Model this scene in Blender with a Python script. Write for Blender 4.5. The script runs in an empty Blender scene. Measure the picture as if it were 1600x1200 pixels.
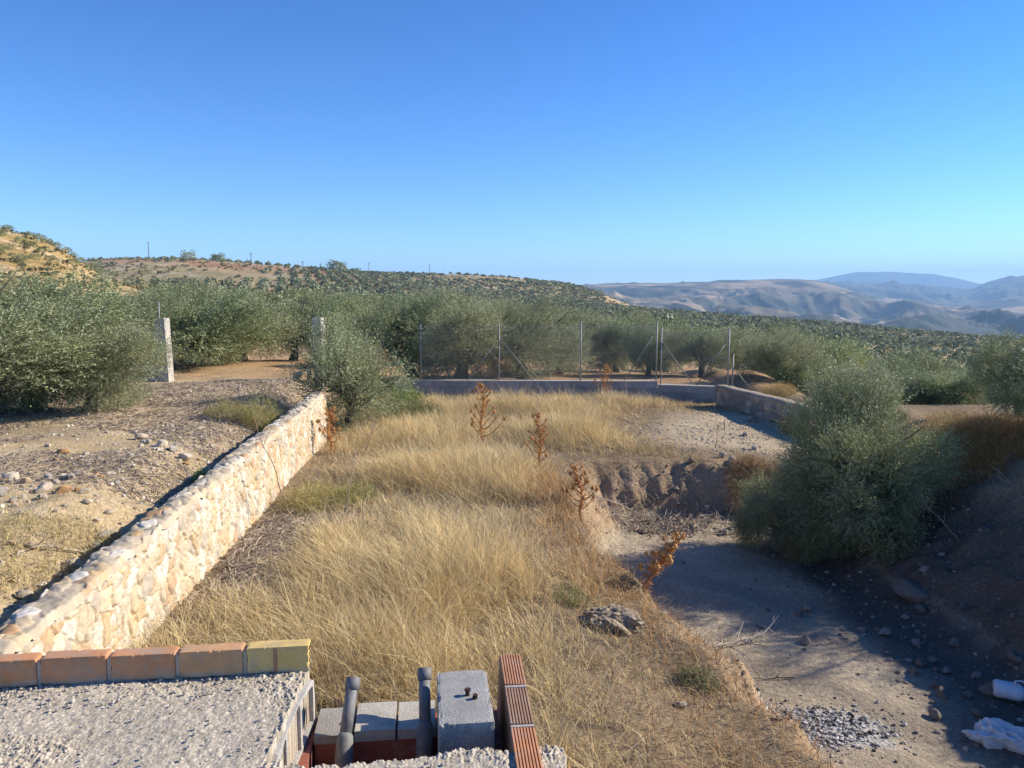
import bpy, math, random
import numpy as np

S = bpy.context.scene
C = S.collection
rad = math.radians

# ------------------------------------------------------------------ camera, sky, sun, exposure
CAMZ = 3.3
PITCH = math.atan(135 / 1200)
SUN_EL, SUN_AZ = rad(31), rad(76)          # azimuth measured from +Y (view direction) towards +X (right)
cam = bpy.data.cameras.new('camera'); camo = bpy.data.objects.new('camera', cam); C.objects.link(camo)
camo.location = (0, 0, CAMZ); camo.rotation_euler = (math.pi / 2 - PITCH, 0, 0)
cam.sensor_width = 36; cam.lens = 27.0; cam.clip_start = 0.05; cam.clip_end = 60000
S.camera = camo
W = bpy.data.worlds.new('World'); S.world = W; W.use_nodes = True
nt = W.node_tree; bg = nt.nodes['Background']
sky = nt.nodes.new('ShaderNodeTexSky'); sky.sky_type = 'NISHITA'; sky.sun_disc = False
sky.sun_elevation = SUN_EL; sky.sun_rotation = SUN_AZ
sky.altitude = 1500; sky.air_density = 1.0; sky.dust_density = 0.0; sky.ozone_density = 4.0
gm = nt.nodes.new('ShaderNodeGamma'); gm.inputs[1].default_value = 1.3
hs = nt.nodes.new('ShaderNodeHueSaturation'); hs.inputs['Saturation'].default_value = 1.16; hs.inputs['Hue'].default_value = .506
nt.links.new(sky.outputs[0], gm.inputs[0]); nt.links.new(gm.outputs[0], hs.inputs['Color']); nt.links.new(hs.outputs[0], bg.inputs[0])
bg.inputs[1].default_value = 0.074
sl = bpy.data.lights.new('sun', 'SUN'); sl.energy = 5.0; sl.angle = rad(0.55); sl.color = (1.0, 0.89, 0.73)
so = bpy.data.objects.new('sun', sl); C.objects.link(so)
so.rotation_euler = (math.pi / 2 - SUN_EL, 0, -SUN_AZ + math.pi)
so.location = (30, 10, 20)
S.view_settings.view_transform = 'Standard'; S.view_settings.look = 'None'
S.view_settings.exposure = 0.76; S.view_settings.gamma = 1
S.render.engine = 'CYCLES'
cy = S.cycles
cy.use_denoising = True
cy.max_bounces = 6; cy.diffuse_bounces = 3; cy.glossy_bounces = 2; cy.transmission_bounces = 3
cy.volume_bounces = 1; cy.transparent_max_bounces = 8
cy.sample_clamp_indirect = 4.0

# ------------------------------------------------------------------ helpers
CT, ST = math.cos(PITCH), math.sin(PITCH)
def ray(px, py):
    u = (px - 800) / 1200; v = (600 - py) / 1200
    return np.array([u, CT + v * ST, -ST + v * CT])
def P(px, py, z=0.0):
    d = ray(px, py); t = (z - CAMZ) / d[2]
    return np.array([d[0] * t, d[1] * t, z])
def D(px, py, Y):
    d = ray(px, py); t = Y / d[1]
    return np.array([d[0] * t, Y, CAMZ + d[2] * t])

def hash2(ix, iy, seed=0):
    ix = ix.astype(np.int64); iy = iy.astype(np.int64)
    n = (ix * 374761393 + iy * 668265263 + seed * 1442695041) & 0xffffffff
    n = ((n ^ (n >> 13)) * 1274126177) & 0xffffffff
    n = n ^ (n >> 16)
    n = (n * 2246822519) & 0xffffffff
    n = n ^ (n >> 15)
    return (n & 0xffffff) / float(0xffffff)
def vnoise(x, y, seed=0):
    x = np.asarray(x, float); y = np.asarray(y, float)
    ix = np.floor(x); iy = np.floor(y); fx = x - ix; fy = y - iy
    fx = fx * fx * (3 - 2 * fx); fy = fy * fy * (3 - 2 * fy)
    a = hash2(ix, iy, seed); b = hash2(ix + 1, iy, seed); c = hash2(ix, iy + 1, seed); d = hash2(ix + 1, iy + 1, seed)
    return (a * (1 - fx) + b * fx) * (1 - fy) + (c * (1 - fx) + d * fx) * fy
def fbm(x, y, oct=4, seed=0):        # about -1 .. 1
    s = 0; a = 1; t = 0; f = 1
    for i in range(oct):
        s = s + a * (vnoise(x * f + 17.3 * i, y * f - 9.1 * i, seed + i) * 2 - 1); t += a; a *= .5; f *= 2.03
    return s / t
def ridged(x, y, oct=4, seed=0):     # 0 .. 1
    s = 0; a = 1; t = 0; f = 1
    for i in range(oct):
        s = s + a * (1 - np.abs(vnoise(x * f + 7.7 * i, y * f + 3.1 * i, seed + i) * 2 - 1)); t += a; a *= .5; f *= 2.1
    return s / t
def ss(a, b, x):
    t = np.clip((x - a) / (b - a), 0, 1); return t * t * (3 - 2 * t)
def voro(x, y, seed=0, jit=.8):
    ix = np.floor(x); iy = np.floor(y)
    f1 = np.full(x.shape, 9.); f2 = np.full(x.shape, 9.); cid = np.zeros(x.shape)
    for dx in (-1, 0, 1):
        for dy in (-1, 0, 1):
            cx = ix + dx; cyy = iy + dy
            jx = cx + .5 + jit * (hash2(cx, cyy, seed) - .5); jy = cyy + .5 + jit * (hash2(cx, cyy, seed + 5) - .5)
            d = np.hypot(x - jx, y - jy)
            near = d < f1
            f2 = np.where(near, f1, np.minimum(f2, d))
            cid = np.where(near, hash2(cx, cyy, seed + 11), cid)
            f1 = np.where(near, d, f1)
    return f1, f2, cid

def tag(o, label=None, cat=None, group=None, kind=None):
    if label: o['label'] = label
    if cat: o['category'] = cat
    if group: o['group'] = group
    if kind: o['kind'] = kind
    return o
def empty(name, loc=(0, 0, 0), rz=0):
    o = bpy.data.objects.new(name, None); C.objects.link(o); o.location = [float(a) for a in loc]; o.rotation_euler = (0, 0, rz)
    o.empty_display_size = .2
    return o
def mesh_data(name, V, F, mat, col=None, smooth=False):
    """V (n,3); F array (m,k) or list of such arrays; col (n,3) per point"""
    V = np.asarray(V, np.float32)
    Fs = F if isinstance(F, list) else [F]
    Fs = [np.asarray(f, np.int32) for f in Fs if len(f)]
    me = bpy.data.meshes.new(name)
    me.vertices.add(len(V)); me.vertices.foreach_set('co', V.ravel())
    idx = np.concatenate([f.ravel() for f in Fs])
    cnt = np.concatenate([np.full(len(f), f.shape[1], np.int32) for f in Fs])
    st = np.concatenate([[0], np.cumsum(cnt)[:-1]]).astype(np.int32)
    me.loops.add(len(idx)); me.loops.foreach_set('vertex_index', idx)
    me.polygons.add(len(cnt)); me.polygons.foreach_set('loop_start', st)
    me.polygons.foreach_set('use_smooth', np.full(len(cnt), bool(smooth)))
    if col is not None:
        a = me.color_attributes.new('Col', 'FLOAT_COLOR', 'POINT')
        cc = np.ones((len(V), 4), np.float32); cc[:, :3] = col
        a.data.foreach_set('color', cc.ravel())
    me.update(calc_edges=True); me.validate()
    if mat: me.materials.append(mat)
    return me
def mob(name, V, F, mat, parent=None, col=None, smooth=False):
    me = mesh_data(name, V, F, mat, col, smooth)
    o = bpy.data.objects.new(name, me); C.objects.link(o)
    if parent: o.parent = parent
    return o
def grid_faces(nu, nv):
    i = np.arange(nu - 1)[:, None] * nv + np.arange(nv - 1)[None, :]
    i = i.ravel()
    return np.stack([i, i + nv, i + nv + 1, i + 1], 1)
class MB:
    def __init__(s): s.V = []; s.F = {3: [], 4: []}; s.C = []; s.n = 0
    def add(s, V, F, col=None):
        V = np.asarray(V, float)
        for f in (F if isinstance(F, list) else [F]):
            f = np.asarray(f)
            if len(f): s.F[f.shape[1]].append(f + s.n)
        s.V.append(V); s.n += len(V)
        c = np.ones((len(V), 3)) * (np.asarray(col) if col is not None else .5)
        s.C.append(c)
    def box(s, x0, x1, y0, y1, z0, z1, col=None, jit=0, rng=None):
        V = np.array([[x, y, z] for x in (x0, x1) for y in (y0, y1) for z in (z0, z1)], float)
        if jit: V += rng.normal(0, jit, V.shape)
        F = np.array([[0, 1, 3, 2], [4, 6, 7, 5], [0, 4, 5, 1], [2, 3, 7, 6], [0, 2, 6, 4], [1, 5, 7, 3]])
        s.add(V, F, col)
    def tube(s, pts, r, n=6, col=None, cap=True):
        pts = np.asarray(pts, float); m = len(pts)
        r = np.ones(m) * r if np.isscalar(r) else np.asarray(r, float)
        T = np.gradient(pts, axis=0); T /= np.linalg.norm(T, axis=1)[:, None] + 1e-9
        ref = np.array([0, 0, 1.]) if abs(T[0, 2]) < .9 else np.array([1., 0, 0])
        A = np.cross(T, ref); A /= np.linalg.norm(A, axis=1)[:, None] + 1e-9; B = np.cross(T, A)
        a = np.linspace(0, 2 * np.pi, n, endpoint=False)
        V = pts[:, None] + r[:, None, None] * (np.cos(a)[None, :, None] * A[:, None] + np.sin(a)[None, :, None] * B[:, None])
        V = V.reshape(-1, 3)
        F = []
        for i in range(m - 1):
            for j in range(n):
                k = (j + 1) % n
                F.append([i * n + j, i * n + k, (i + 1) * n + k, (i + 1) * n + j])
        Fs = [np.array(F)]
        if cap:
            V = np.vstack([V, pts[0], pts[-1]]); c0 = m * n; c1 = c0 + 1
            Fs.append(np.array([[c0, (j + 1) % n, j] for j in range(n)] + [[c1, (m - 1) * n + j, (m - 1) * n + (j + 1) % n] for j in range(n)]))
        s.add(V, Fs, col)
    def lathe(s, prof, n=20, M=None, col=None):
        a = np.linspace(0, 2 * np.pi, n, endpoint=False)
        V = np.array([[r * math.cos(t), r * math.sin(t), z] for r, z in prof for t in a])
        F = [[i * n + j, i * n + (j + 1) % n, (i + 1) * n + (j + 1) % n, (i + 1) * n + j] for i in range(len(prof) - 1) for j in range(n)]
        if M is not None: V = M(V)
        s.add(V, np.array(F), col)
    def out(s, name, mat, parent=None, smooth=False, data=False):
        V = np.vstack(s.V); F = [np.vstack(f) for f in s.F.values() if f]; c = np.vstack(s.C)
        if data: return mesh_data(name, V, F, mat, c, smooth)
        return mob(name, V, F, mat, parent, c, smooth)

# ------------------------------------------------------------------ materials
def newmat(name):
    m = bpy.data.materials.new(name); m.use_nodes = True
    t = m.node_tree; b = t.nodes['Principled BSDF']; b.inputs['Roughness'].default_value = .9
    b.inputs['Specular IOR Level'].default_value = .2
    return m, t, b
def colmat(name, rough=.9, spec=.2, n1=3., a1=.25, n2=40., a2=.25, bump=0., bscale=30., bdist=.02, transl=0., metallic=0., detail=6, smear=0., smcol=(.36, .32, .27), smscale=9.):
    """colour attribute modulated by two noises in object space, optional bump and leaf translucency"""
    m, t, b = newmat(name); N = t.nodes; L = t.links
    at = N.new('ShaderNodeAttribute'); at.attribute_name = 'Col'
    tc = N.new('ShaderNodeTexCoord')
    last = at.outputs['Color']
    for sc, am in ((n1, a1), (n2, a2)):
        if am <= 0: continue
        no = N.new('ShaderNodeTexNoise'); no.inputs['Scale'].default_value = sc; no.inputs['Detail'].default_value = detail
        no.inputs['Roughness'].default_value = .65
        L.new(tc.outputs['Object'], no.inputs['Vector'])
        mr = N.new('ShaderNodeMapRange'); mr.inputs['From Min'].default_value = .28; mr.inputs['From Max'].default_value = .72
        mr.inputs['To Min'].default_value = 1 - am; mr.inputs['To Max'].default_value = 1 + am
        L.new(no.outputs['Fac'], mr.inputs['Value'])
        vm = N.new('ShaderNodeVectorMath'); vm.operation = 'SCALE'
        L.new(last, vm.inputs[0]); L.new(mr.outputs[0], vm.inputs['Scale']); last = vm.outputs[0]
    if smear > 0:
        no = N.new('ShaderNodeTexNoise'); no.inputs['Scale'].default_value = smscale; no.inputs['Detail'].default_value = 9; no.inputs['Roughness'].default_value = .75
        L.new(tc.outputs['Object'], no.inputs['Vector'])
        mr = N.new('ShaderNodeMapRange'); mr.inputs['From Min'].default_value = .5; mr.inputs['From Max'].default_value = .66; mr.inputs['To Max'].default_value = smear
        L.new(no.outputs['Fac'], mr.inputs['Value'])
        mx_ = N.new('ShaderNodeMix'); mx_.data_type = 'RGBA'; L.new(mr.outputs[0], mx_.inputs['Factor']); L.new(last, mx_.inputs[6]); mx_.inputs[7].default_value = (*smcol, 1)
        last = mx_.outputs[2]
    L.new(last, b.inputs['Base Color'])
    b.inputs['Roughness'].default_value = rough; b.inputs['Specular IOR Level'].default_value = spec
    b.inputs['Metallic'].default_value = metallic
    if bump > 0:
        no = N.new('ShaderNodeTexNoise'); no.inputs['Scale'].default_value = bscale; no.inputs['Detail'].default_value = 8
        no.inputs['Roughness'].default_value = .7
        L.new(tc.outputs['Object'], no.inputs['Vector'])
        bp = N.new('ShaderNodeBump'); bp.inputs['Strength'].default_value = bump; bp.inputs['Distance'].default_value = bdist
        L.new(no.outputs['Fac'], bp.inputs['Height']); L.new(bp.outputs[0], b.inputs['Normal'])
    if transl > 0:
        tr = N.new('ShaderNodeBsdfTranslucent'); L.new(last, tr.inputs['Color'])
        mx = N.new('ShaderNodeMixShader'); mx.inputs[0].default_value = transl
        L.new(b.outputs[0], mx.inputs[1]); L.new(tr.outputs[0], mx.inputs[2])
        L.new(mx.outputs[0], N['Material Output'].inputs['Surface'])
    return m
M_ground = colmat('soil', n1=.9, a1=.22, n2=22, a2=.38, bump=.9, bscale=14, bdist=.06)
M_hill = colmat('hillside', n1=.03, a1=.3, n2=.6, a2=.5, bump=0)
M_mount = colmat('mountainside', n1=.0025, a1=.3, n2=.02, a2=.3)
M_leaf = colmat('olive_leaves', rough=.5, spec=.35, n1=1.2, a1=.12, n2=0, a2=0, transl=.22, detail=2)
M_farleaf = colmat('far_olive_leaves', rough=.75, spec=.2, n1=2.5, a1=.25, n2=0, a2=0, transl=.15, detail=2)
M_bark = colmat('bark', n1=5, a1=.3, n2=40, a2=.3, bump=.8, bscale=25, bdist=.03)
M_grass = colmat('dry_grass', rough=.7, spec=.25, n1=.7, a1=.1, n2=0, a2=0, transl=.25, detail=2)
M_twig = colmat('dry_twigs', rough=.85, n1=8, a1=.2, n2=0, a2=0, detail=2)
M_rock = colmat('limestone', n1=4, a1=.2, n2=28, a2=.25, bump=.7, bscale=18, bdist=.03)
M_stone = colmat('wall_stones', n1=9, a1=.16, n2=70, a2=.2, bump=.7, bscale=45, bdist=.012)
M_conc = colmat('rough_concrete', n1=5, a1=.15, n2=120, a2=.22, bump=.7, bscale=140, bdist=.004)
M_block = colmat('grey_block', smear=.4, smscale=7, smcol=(.52, .47, .38), n1=6, a1=.22, n2=160, a2=.4, bump=1., bscale=170, bdist=.006)
M_brick = colmat('brick', smear=.55, smscale=14, rough=.75, n1=12, a1=.16, n2=150, a2=.12, bump=.35, bscale=180, bdist=.002)
M_metal = colmat('galvanised_steel', rough=.5, spec=.5, n1=6, a1=.15, n2=0, a2=0, metallic=0)
M_pipe = colmat('grey_pipe', smear=.6, smscale=22, smcol=(.36, .33, .28), rough=.6, spec=.3, n1=15, a1=.2, n2=90, a2=.12)
M_plastic = colmat('white_plastic', rough=.35, spec=.5, n1=9, a1=.06, n2=0, a2=0, transl=.2)

# ------------------------------------------------------------------ terrain
def wall_x(y): return -3.51 - .0716 * (y - 7.12)
RIM_L = np.array([(2.7, -1), (2.4, 4.0), (2.15, 5.8), (1.95, 7.0), (1.55, 8.3), (1.3, 9.5), (1.02, 11.6), (.88, 14.4), (1.5, 15.35), (3.25, 15.5), (5.2, 15.3), (7.2, 14.6)])
RIM_R = np.array([(8.2, 14.8), (8.2, 12), (8.2, 9), (8.3, 6), (8.6, 2), (9, -1)])
PIT = np.vstack([RIM_L, RIM_R])
def warp(x, y): return x + .34 * fbm(x * .9 + 50, y * .9, 4, 501) * (1 - .7 * ss(12.5, 14, y)), y + .25 * (1 - .7 * ss(12.5, 14, y)) * fbm(x * .9 - 50, y * .9, 4, 502)
def dpoly(x, y, pts):
    x, y = warp(x, y)
    d = np.full(np.shape(x), 1e9)
    for a, b in zip(pts[:-1], pts[1:]):
        ab = b - a; t = np.clip(((x - a[0]) * ab[0] + (y - a[1]) * ab[1]) / (ab @ ab), 0, 1)
        d = np.minimum(d, np.hypot(x - a[0] - t * ab[0], y - a[1] - t * ab[1]))
    return d
def inpoly(x, y, pts):
    x, y = warp(x, y)
    r = np.zeros(np.shape(x), bool); n = len(pts)
    for i in range(n):
        x1, y1 = pts[i]; x2, y2 = pts[(i + 1) % n]
        c = ((y1 > y) != (y2 > y)) & (x < (x2 - x1) * (y - y1) / (y2 - y1 + 1e-12) + x1)
        r ^= c
    return r

def crom(xs, n):  # catmull-rom weights helper
    pass
def interp1(xc, xv, vals):
    """vals (..., len(xc)) arrays along axis 0; smooth catmull-rom between control rows"""
    i = np.clip(np.searchsorted(xc, xv) - 1, 0, len(xc) - 2)
    t = np.clip((xv - xc[i]) / (xc[i + 1] - xc[i]), 0, 1)
    return i, t
def table(xc, yc, Z, xv, yv):
    xc = np.asarray(xc, float); yc = np.asarray(yc, float)
    i, t = interp1(xc, xv, None); j, s = interp1(yc, yv, None)
    def w(t): return (-.5 * t + t * t - .5 * t ** 3, 1 - 2.5 * t * t + 1.5 * t ** 3, .5 * t + 2 * t * t - 1.5 * t ** 3, -.5 * t * t + .5 * t ** 3)
    wt, wsn = w(t), w(s); r = 0
    for a in range(4):
        ia = np.clip(i + a - 1, 0, len(xc) - 1)
        for b in range(4):
            jb = np.clip(j + b - 1, 0, len(yc) - 1)
            r = r + wt[a] * wsn[b] * Z[ia, jb]
    return r
def py2z(py, Y):
    v = (600 - py) / 1200
    return CAMZ + Y * (-ST + v * CT) / (CT + v * ST)
# rows: image columns; values: image height of the bare ground at each forward distance
HY = np.array([35, 60, 85, 115, 150, 200, 280, 380, 520, 750, 1000, 1300.])
HT = {
 -500: [582, 500, 430, 370, 340, 345, 380, 410, 420, 430, 450, 480],
 0:    [580, 508, 448, 392, 356, 388, 425, 430, 425, 430, 450, 480],
 90:   [581, 515, 466, 420, 384, 412, 430, 432, 414, 422, 450, 480],
 180:  [582, 520, 482, 455, 440, 445, 448, 436, 407, 415, 450, 480],
 300:  [583, 525, 496, 484, 474, 464, 452, 436, 406, 415, 450, 480],
 420:  [585, 528, 504, 492, 482, 471, 458, 441, 416, 421, 450, 480],
 530:  [587, 530, 508, 496, 487, 476, 463, 448, 427, 430, 450, 480],
 640:  [588, 531, 511, 499, 491, 482, 472, 460, 444, 430, 450, 480],
 720:  [588, 533, 513, 501, 494, 486, 478, 468, 454, 430, 450, 480],
 800:  [588, 545, 524, 510, 500, 493, 485, 476, 462, 434, 450, 480],
 900:  [592, 562, 537, 522, 511, 502, 493, 484, 474, 447, 470, 510],
 1010: [598, 572, 548, 532, 519, 510, 501, 494, 487, 490, 520, 560],
 1200: [604, 604, 590, 570, 554, 538, 523, 512, 503, 530, 560, 600],
 1290: [632, 640, 626, 600, 578, 552, 532, 519, 510, 535, 570, 610],
 1380: [646, 650, 636, 612, 588, 562, 541, 528, 519, 545, 590, 620],
 1540: [652, 655, 648, 630, 606, 580, 557, 543, 534, 560, 600, 640],
 2100: [655, 670, 665, 650, 625, 602, 580, 565, 560, 590, 620, 660],
}
HX = np.array([(p - 800) / 1200 for p in HT])
HZ = np.array([[py2z(v, Y) for v, Y in zip(HT[p], HY)] for p in HT])
def h_table(x, y):
    Y = np.maximum(y, 20.); s = x / Y
    return table(HX, np.log(HY), HZ, np.clip(s, HX[0], HX[-1]), np.clip(np.log(Y), np.log(35), np.log(1300)))
def h_near(x, y):
    x = np.asarray(x, float); y = np.asarray(y, float)
    micro = .05 * fbm(x * .5, y * .5, 3, 1) + .018 * fbm(x * 2.2, y * 2.2, 4, 3)
    wx = wall_x(y)
    # grass plot, slightly mounded, falling a little towards the hollow
    z = .06 * fbm(x * .35 + 4, y * .35, 2, 8) - .22 * ss(.2, 2.2, x) * ss(12, 7, y)
    z = z + .12 * np.exp(-((x + .6) ** 2 + (y - 9.5) ** 2) / 2.2)
    # left terrace behind the wall
    dl = (wx - .3) - x
    zl = .40 + .43 * ss(0.1, 1.7, dl) + .1 * ss(2, 12, dl) + .10 * fbm(x * .6, y * .6, 3, 21) * ss(.3, 1.5, dl) \
        + .07 * np.exp(-((dl - 1.6) / .8) ** 2) * (.6 + fbm(x * 1.3, y * 1.3, 2, 5))
    wl_hard = ss(-.15, .15, dl)
    wl_soft = ss(-5.2 - 1.6, -5.2 + 2.2, -(x + 0) - 10.4 + 0) if False else 1 - ss(-6.2, -3.6, x)
    f = ss(16.8, 18.6, y)
    wl = wl_hard * (1 - f) + wl_soft * f
    z = z * (1 - wl) + zl * wl
    # beyond the rear fence wall
    fb = ss(25.25, 25.6, y) * ss(7.6, 7.2, x)
    z = z * (1 - fb) + np.maximum(z, .22) * fb
    # right of the low stone wall and the rim of the hollow
    fr = ss(7.3, 8.4, x) * ss(26, 20, y)
    z = z + fr * .42 * ss(14, 17, y)
    # hollow
    ins = inpoly(x, y, PIT)
    wob = .42 * fbm(x * .8, y * .8, 5, 31)
    dL = dpoly(x, y, RIM_L) + wob * .6; dR = dpoly(x, y, RIM_R) + wob
    n_clod = ridged(x * 1.4, y * 1.4, 4, 41)
    wL = .6 + .45 * ss(10, 6.5, y) + .45 * ss(12, 14, y)
    zL = z * (1 - ss(0, 1, dL / wL)) + -1.02 * ss(0, 1, dL / wL)
    near_far = ss(12.5, 14.5, y)
    zL = zL + near_far * .22 * np.exp(-((dL - .9) / .5) ** 2) * (.7 + fbm(x * 2, y * 2, 3, 9))
    tR = ss(-.25, 2.9, dR)
    rimz = .95 + .35 * ss(12, 10, y)
    zR = rimz * (1 - tR) - 1.02 * tR
    bank = np.maximum(zL, zR)
    onbank = ss(-.95, -.7, bank) * ss(.0, .3, np.maximum(dL, 0))
    bank = bank + onbank * ((.26 - .16 * near_far) * (n_clod - .5) + .15 * fbm(x * 3.5, y * 3.5, 5, 44)) * ss(0, .4, np.minimum(dL, dR + .3))
    # ruts on the floor of the hollow
    rut = .022 * fbm((x * .8 + y * .5) * 3, (y * .9 - x * .5) * .7, 3, 51)
    bank = bank + (1 - onbank) * rut + onbank * .05 * fbm(x * 11, y * 11, 3, 47)
    z = np.where(ins, bank, z)
    # right outside: the rim keeps its height
    out_r = (~ins) & (x > 7)
    zo = rimz * ss(16.5, 14.8, y) * ss(7.2, 8.2, x) + .45 * ss(14.8, 16.5, y) * ss(7.2, 8.2, x)
    z = np.where(out_r, np.maximum(z, zo + .05 * fbm(x, y, 3, 77)), z)
    return z + micro
def h(x, y):
    x = np.asarray(x, float); y = np.asarray(y, float)
    r = np.hypot(x, y)
    k = ss(.3, .42, x / np.maximum(y, 1))
    f = ss(0, 1, (y - (28 - 8 * k)) / (16 - 8 * k))
    zt = h_table(x, y) + .15 * fbm(x * .12, y * .12, 3, 91) * ss(40, 80, r) + 1.1 * fbm(x * .018, y * .018, 4, 92) * ss(110, 260, r)
    return h_near(x, y) * (1 - f) + zt * f

def mix(a, b, t): return a * (1 - t[..., None]) + np.asarray(b) * t[..., None]
ASH = P(1285, 1135, -1.0)
def ground_col(x, y):
    n = fbm(x * .8, y * .8, 4, 61); n2 = fbm(x * 3, y * 3, 3, 62)
    c = np.ones(x.shape + (3,)) * np.array([.27, .20, .12])
    c = mix(c, [.20, .155, .10], ss(0, .6, n))
    wx = wall_x(y) - .3
    left = ss(0, .3, wx - x) * ss(19, 17.5, y) + ss(-3.6, -6, x) * ss(17.5, 19, y)
    cl = mix(np.ones(c.shape) * np.array([.50, .385, .225]), [.57, .455, .29], ss(-.2, .5, n2))
    lit = ss(-.15, .35, fbm(x * .45 + 3, y * .9, 3, 63)) * ss(11, 14, y) 
    cl = mix(cl, [.32, .255, .18], lit * .65)
    cl = mix(cl, [.36, .30, .12], ss(.25, .6, fbm(x * .7, y * .7, 3, 64)) * .6 * ss(13, 9, y))
    c = c * (1 - left[..., None]) + cl * left[..., None]
    org = ss(21, 25.5, y)
    c = mix(c, [.40, .25, .125], org * (.85 + .15 * n))
    # pale sandy heap area right of the grass
    sa = ss(.95, .5, np.hypot((x - 5.9) / 3.3, (y - 18.8) / 4.2) + .22 * n)
    c = mix(c, [.46, .37, .245], sa * ss(24.6, 23.5, y))
    ins = inpoly(x, y, PIT)
    z = h_near(x, y)
    fl = ss(-.72, -.92, z) * ins
    bk = ins * (1 - fl) * ss(.95, .1, z)
    c = mix(c, [.40, .29, .185], bk * ss(.0, .5, dpoly(x, y, RIM_L) + .3 * n))
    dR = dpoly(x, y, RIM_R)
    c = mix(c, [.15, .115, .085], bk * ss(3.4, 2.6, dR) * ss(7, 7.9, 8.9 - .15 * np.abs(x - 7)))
    cf = mix(np.ones(c.shape) * np.array([.43, .36, .26]), [.33, .275, .205], ss(-.1, .5, fbm(x * 1.2 + y, y * .7, 3, 66)))
    c = c * (1 - fl[..., None]) + cf * fl[..., None]
    # floor colour darker under the olive and at the foot of the right bank
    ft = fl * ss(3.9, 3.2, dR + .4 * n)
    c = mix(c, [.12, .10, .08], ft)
    rr = np.hypot((x - ASH[0]) / .75, (y - ASH[1]) / .42) + .35 * fbm(x * 3, y * 3, 3, 67)
    a = ss(1.05, .75, rr)
    c = mix(c, [.46, .45, .42], a)
    a2 = ss(.05, .3, fbm(x * 5, y * 5, 3, 68)) * ss(1.0, .7, rr)
    c = mix(c, [.05, .05, .05], a2)
    return np.clip(c, .02, .9)

def hill_col(x, y):
    Y = np.maximum(y, 1); s = x / Y
    n = fbm(x * .02, y * .02, 4, 71); n2 = fbm(x * .06, y * .06, 4, 72)
    c = np.ones(x.shape + (3,)) * np.array([.38, .28, .15])
    c = mix(c, [.24, .21, .10], ss(-.1, .35, n) * .7)
    c = mix(c, [.34, .19, .10], ss(-.05, .25, fbm(x * .012, y * .012, 3, 73)) * ss(200, 350, y) * ss(.25, .1, s))
    c = mix(c, [.44, .36, .25], ss(.15, .45, n2) * .7)
    # bare orange-tan flank of the near hill on the left
    t = ss(-.44, -.54, s) * ss(75, 95, y) * ss(215, 180, y)
    c = mix(c, [.42, .29, .135], t * .9)
    c = mix(c, [.30, .21, .07], t * ss(-.15, .1, fbm(x * .11, y * .11, 4, 75)) * .8)
    c = mix(c, [.50, .38, .22], t * ss(.2, .4, fbm(x * .2, y * .2, 3, 76)) * .7)
    # orange soil close to the plot
    c = mix(c, [.40, .25, .125], ss(90, 55, y) * .9)
    return np.clip(c, .02, .9)

def build_ground():
    a = np.concatenate([np.arange(-180, -50, 4), np.arange(-50, 50, .22), np.arange(50, 181, 4)]) * np.pi / 180
    r = np.concatenate([[.3, 1, 2, 3], np.arange(3.5, 17, .06), np.arange(17, 28, .11), np.arange(28, 64, .5)])
    A, R = np.meshgrid(a, r, indexing='ij')
    x = R * np.sin(A); y = R * np.cos(A)
    z = h(x, y)
    V = np.stack([x, y, z], -1).reshape(-1, 3)
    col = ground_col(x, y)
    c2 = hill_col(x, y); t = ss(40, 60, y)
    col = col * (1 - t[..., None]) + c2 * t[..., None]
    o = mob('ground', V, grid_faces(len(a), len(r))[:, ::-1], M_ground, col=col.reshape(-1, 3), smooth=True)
    tag(o, kind='structure')
def sheet(name, s0, s1, ns, Y, zf, cf, mat):
    s = np.linspace(s0, s1, ns); Sg, Yg = np.meshgrid(s, Y, indexing='ij')
    x = Sg * Yg; z = zf(x, Yg)
    o = mob(name, np.stack([x, Yg, z], -1).reshape(-1, 3), grid_faces(ns, len(Y))[:, ::-1], mat, col=cf(x, Yg).reshape(-1, 3), smooth=True)
    tag(o, kind='structure'); return o
build_ground()
sheet('hills', -1.3, 1.2, 620, np.exp(np.linspace(np.log(45), np.log(1300), 320)),
      lambda x, y: h(x, y) - .6 * ss(63, 55, np.hypot(x, y)), hill_col, M_hill)

MY = np.array([1000, 1600, 2400, 3200, 4300, 5500, 7000, 8500, 10500.])
MT = {
 -400: [560, 540, 520, 500, 490, 480, 475, 475, 480],
 700:  [560, 530, 505, 485, 465, 465, 465, 465, 470],
 860:  [560, 525, 498, 476, 450, 458, 460, 462, 470],
 950:  [560, 525, 498, 474, 444, 452, 460, 462, 470],
 1060: [565, 530, 500, 476, 443, 450, 458, 462, 470],
 1180: [570, 532, 502, 480, 437, 448, 456, 460, 470],
 1270: [575, 535, 505, 484, 438, 452, 452, 450, 465],
 1320: [575, 538, 510, 486, 452, 462, 452, 445, 462],
 1375: [575, 540, 515, 490, 473, 468, 455, 443, 460],
 1440: [575, 545, 516, 484, 486, 476, 462, 449, 462],
 1505: [575, 545, 515, 497, 488, 478, 466, 454, 465],
 1545: [575, 545, 515, 500, 484, 472, 456, 441, 455],
 1590: [575, 545, 518, 500, 478, 466, 448, 433, 450],
 1700: [575, 545, 520, 500, 478, 462, 446, 436, 450],
 2200: [575, 545, 520, 500, 478, 462, 446, 432, 450],
}
MX = np.array([(p - 800) / 1200 for p in MT])
MZ = np.array([[py2z(v, Y) for v, Y in zip(MT[p], MY)] for p in MT])
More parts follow.
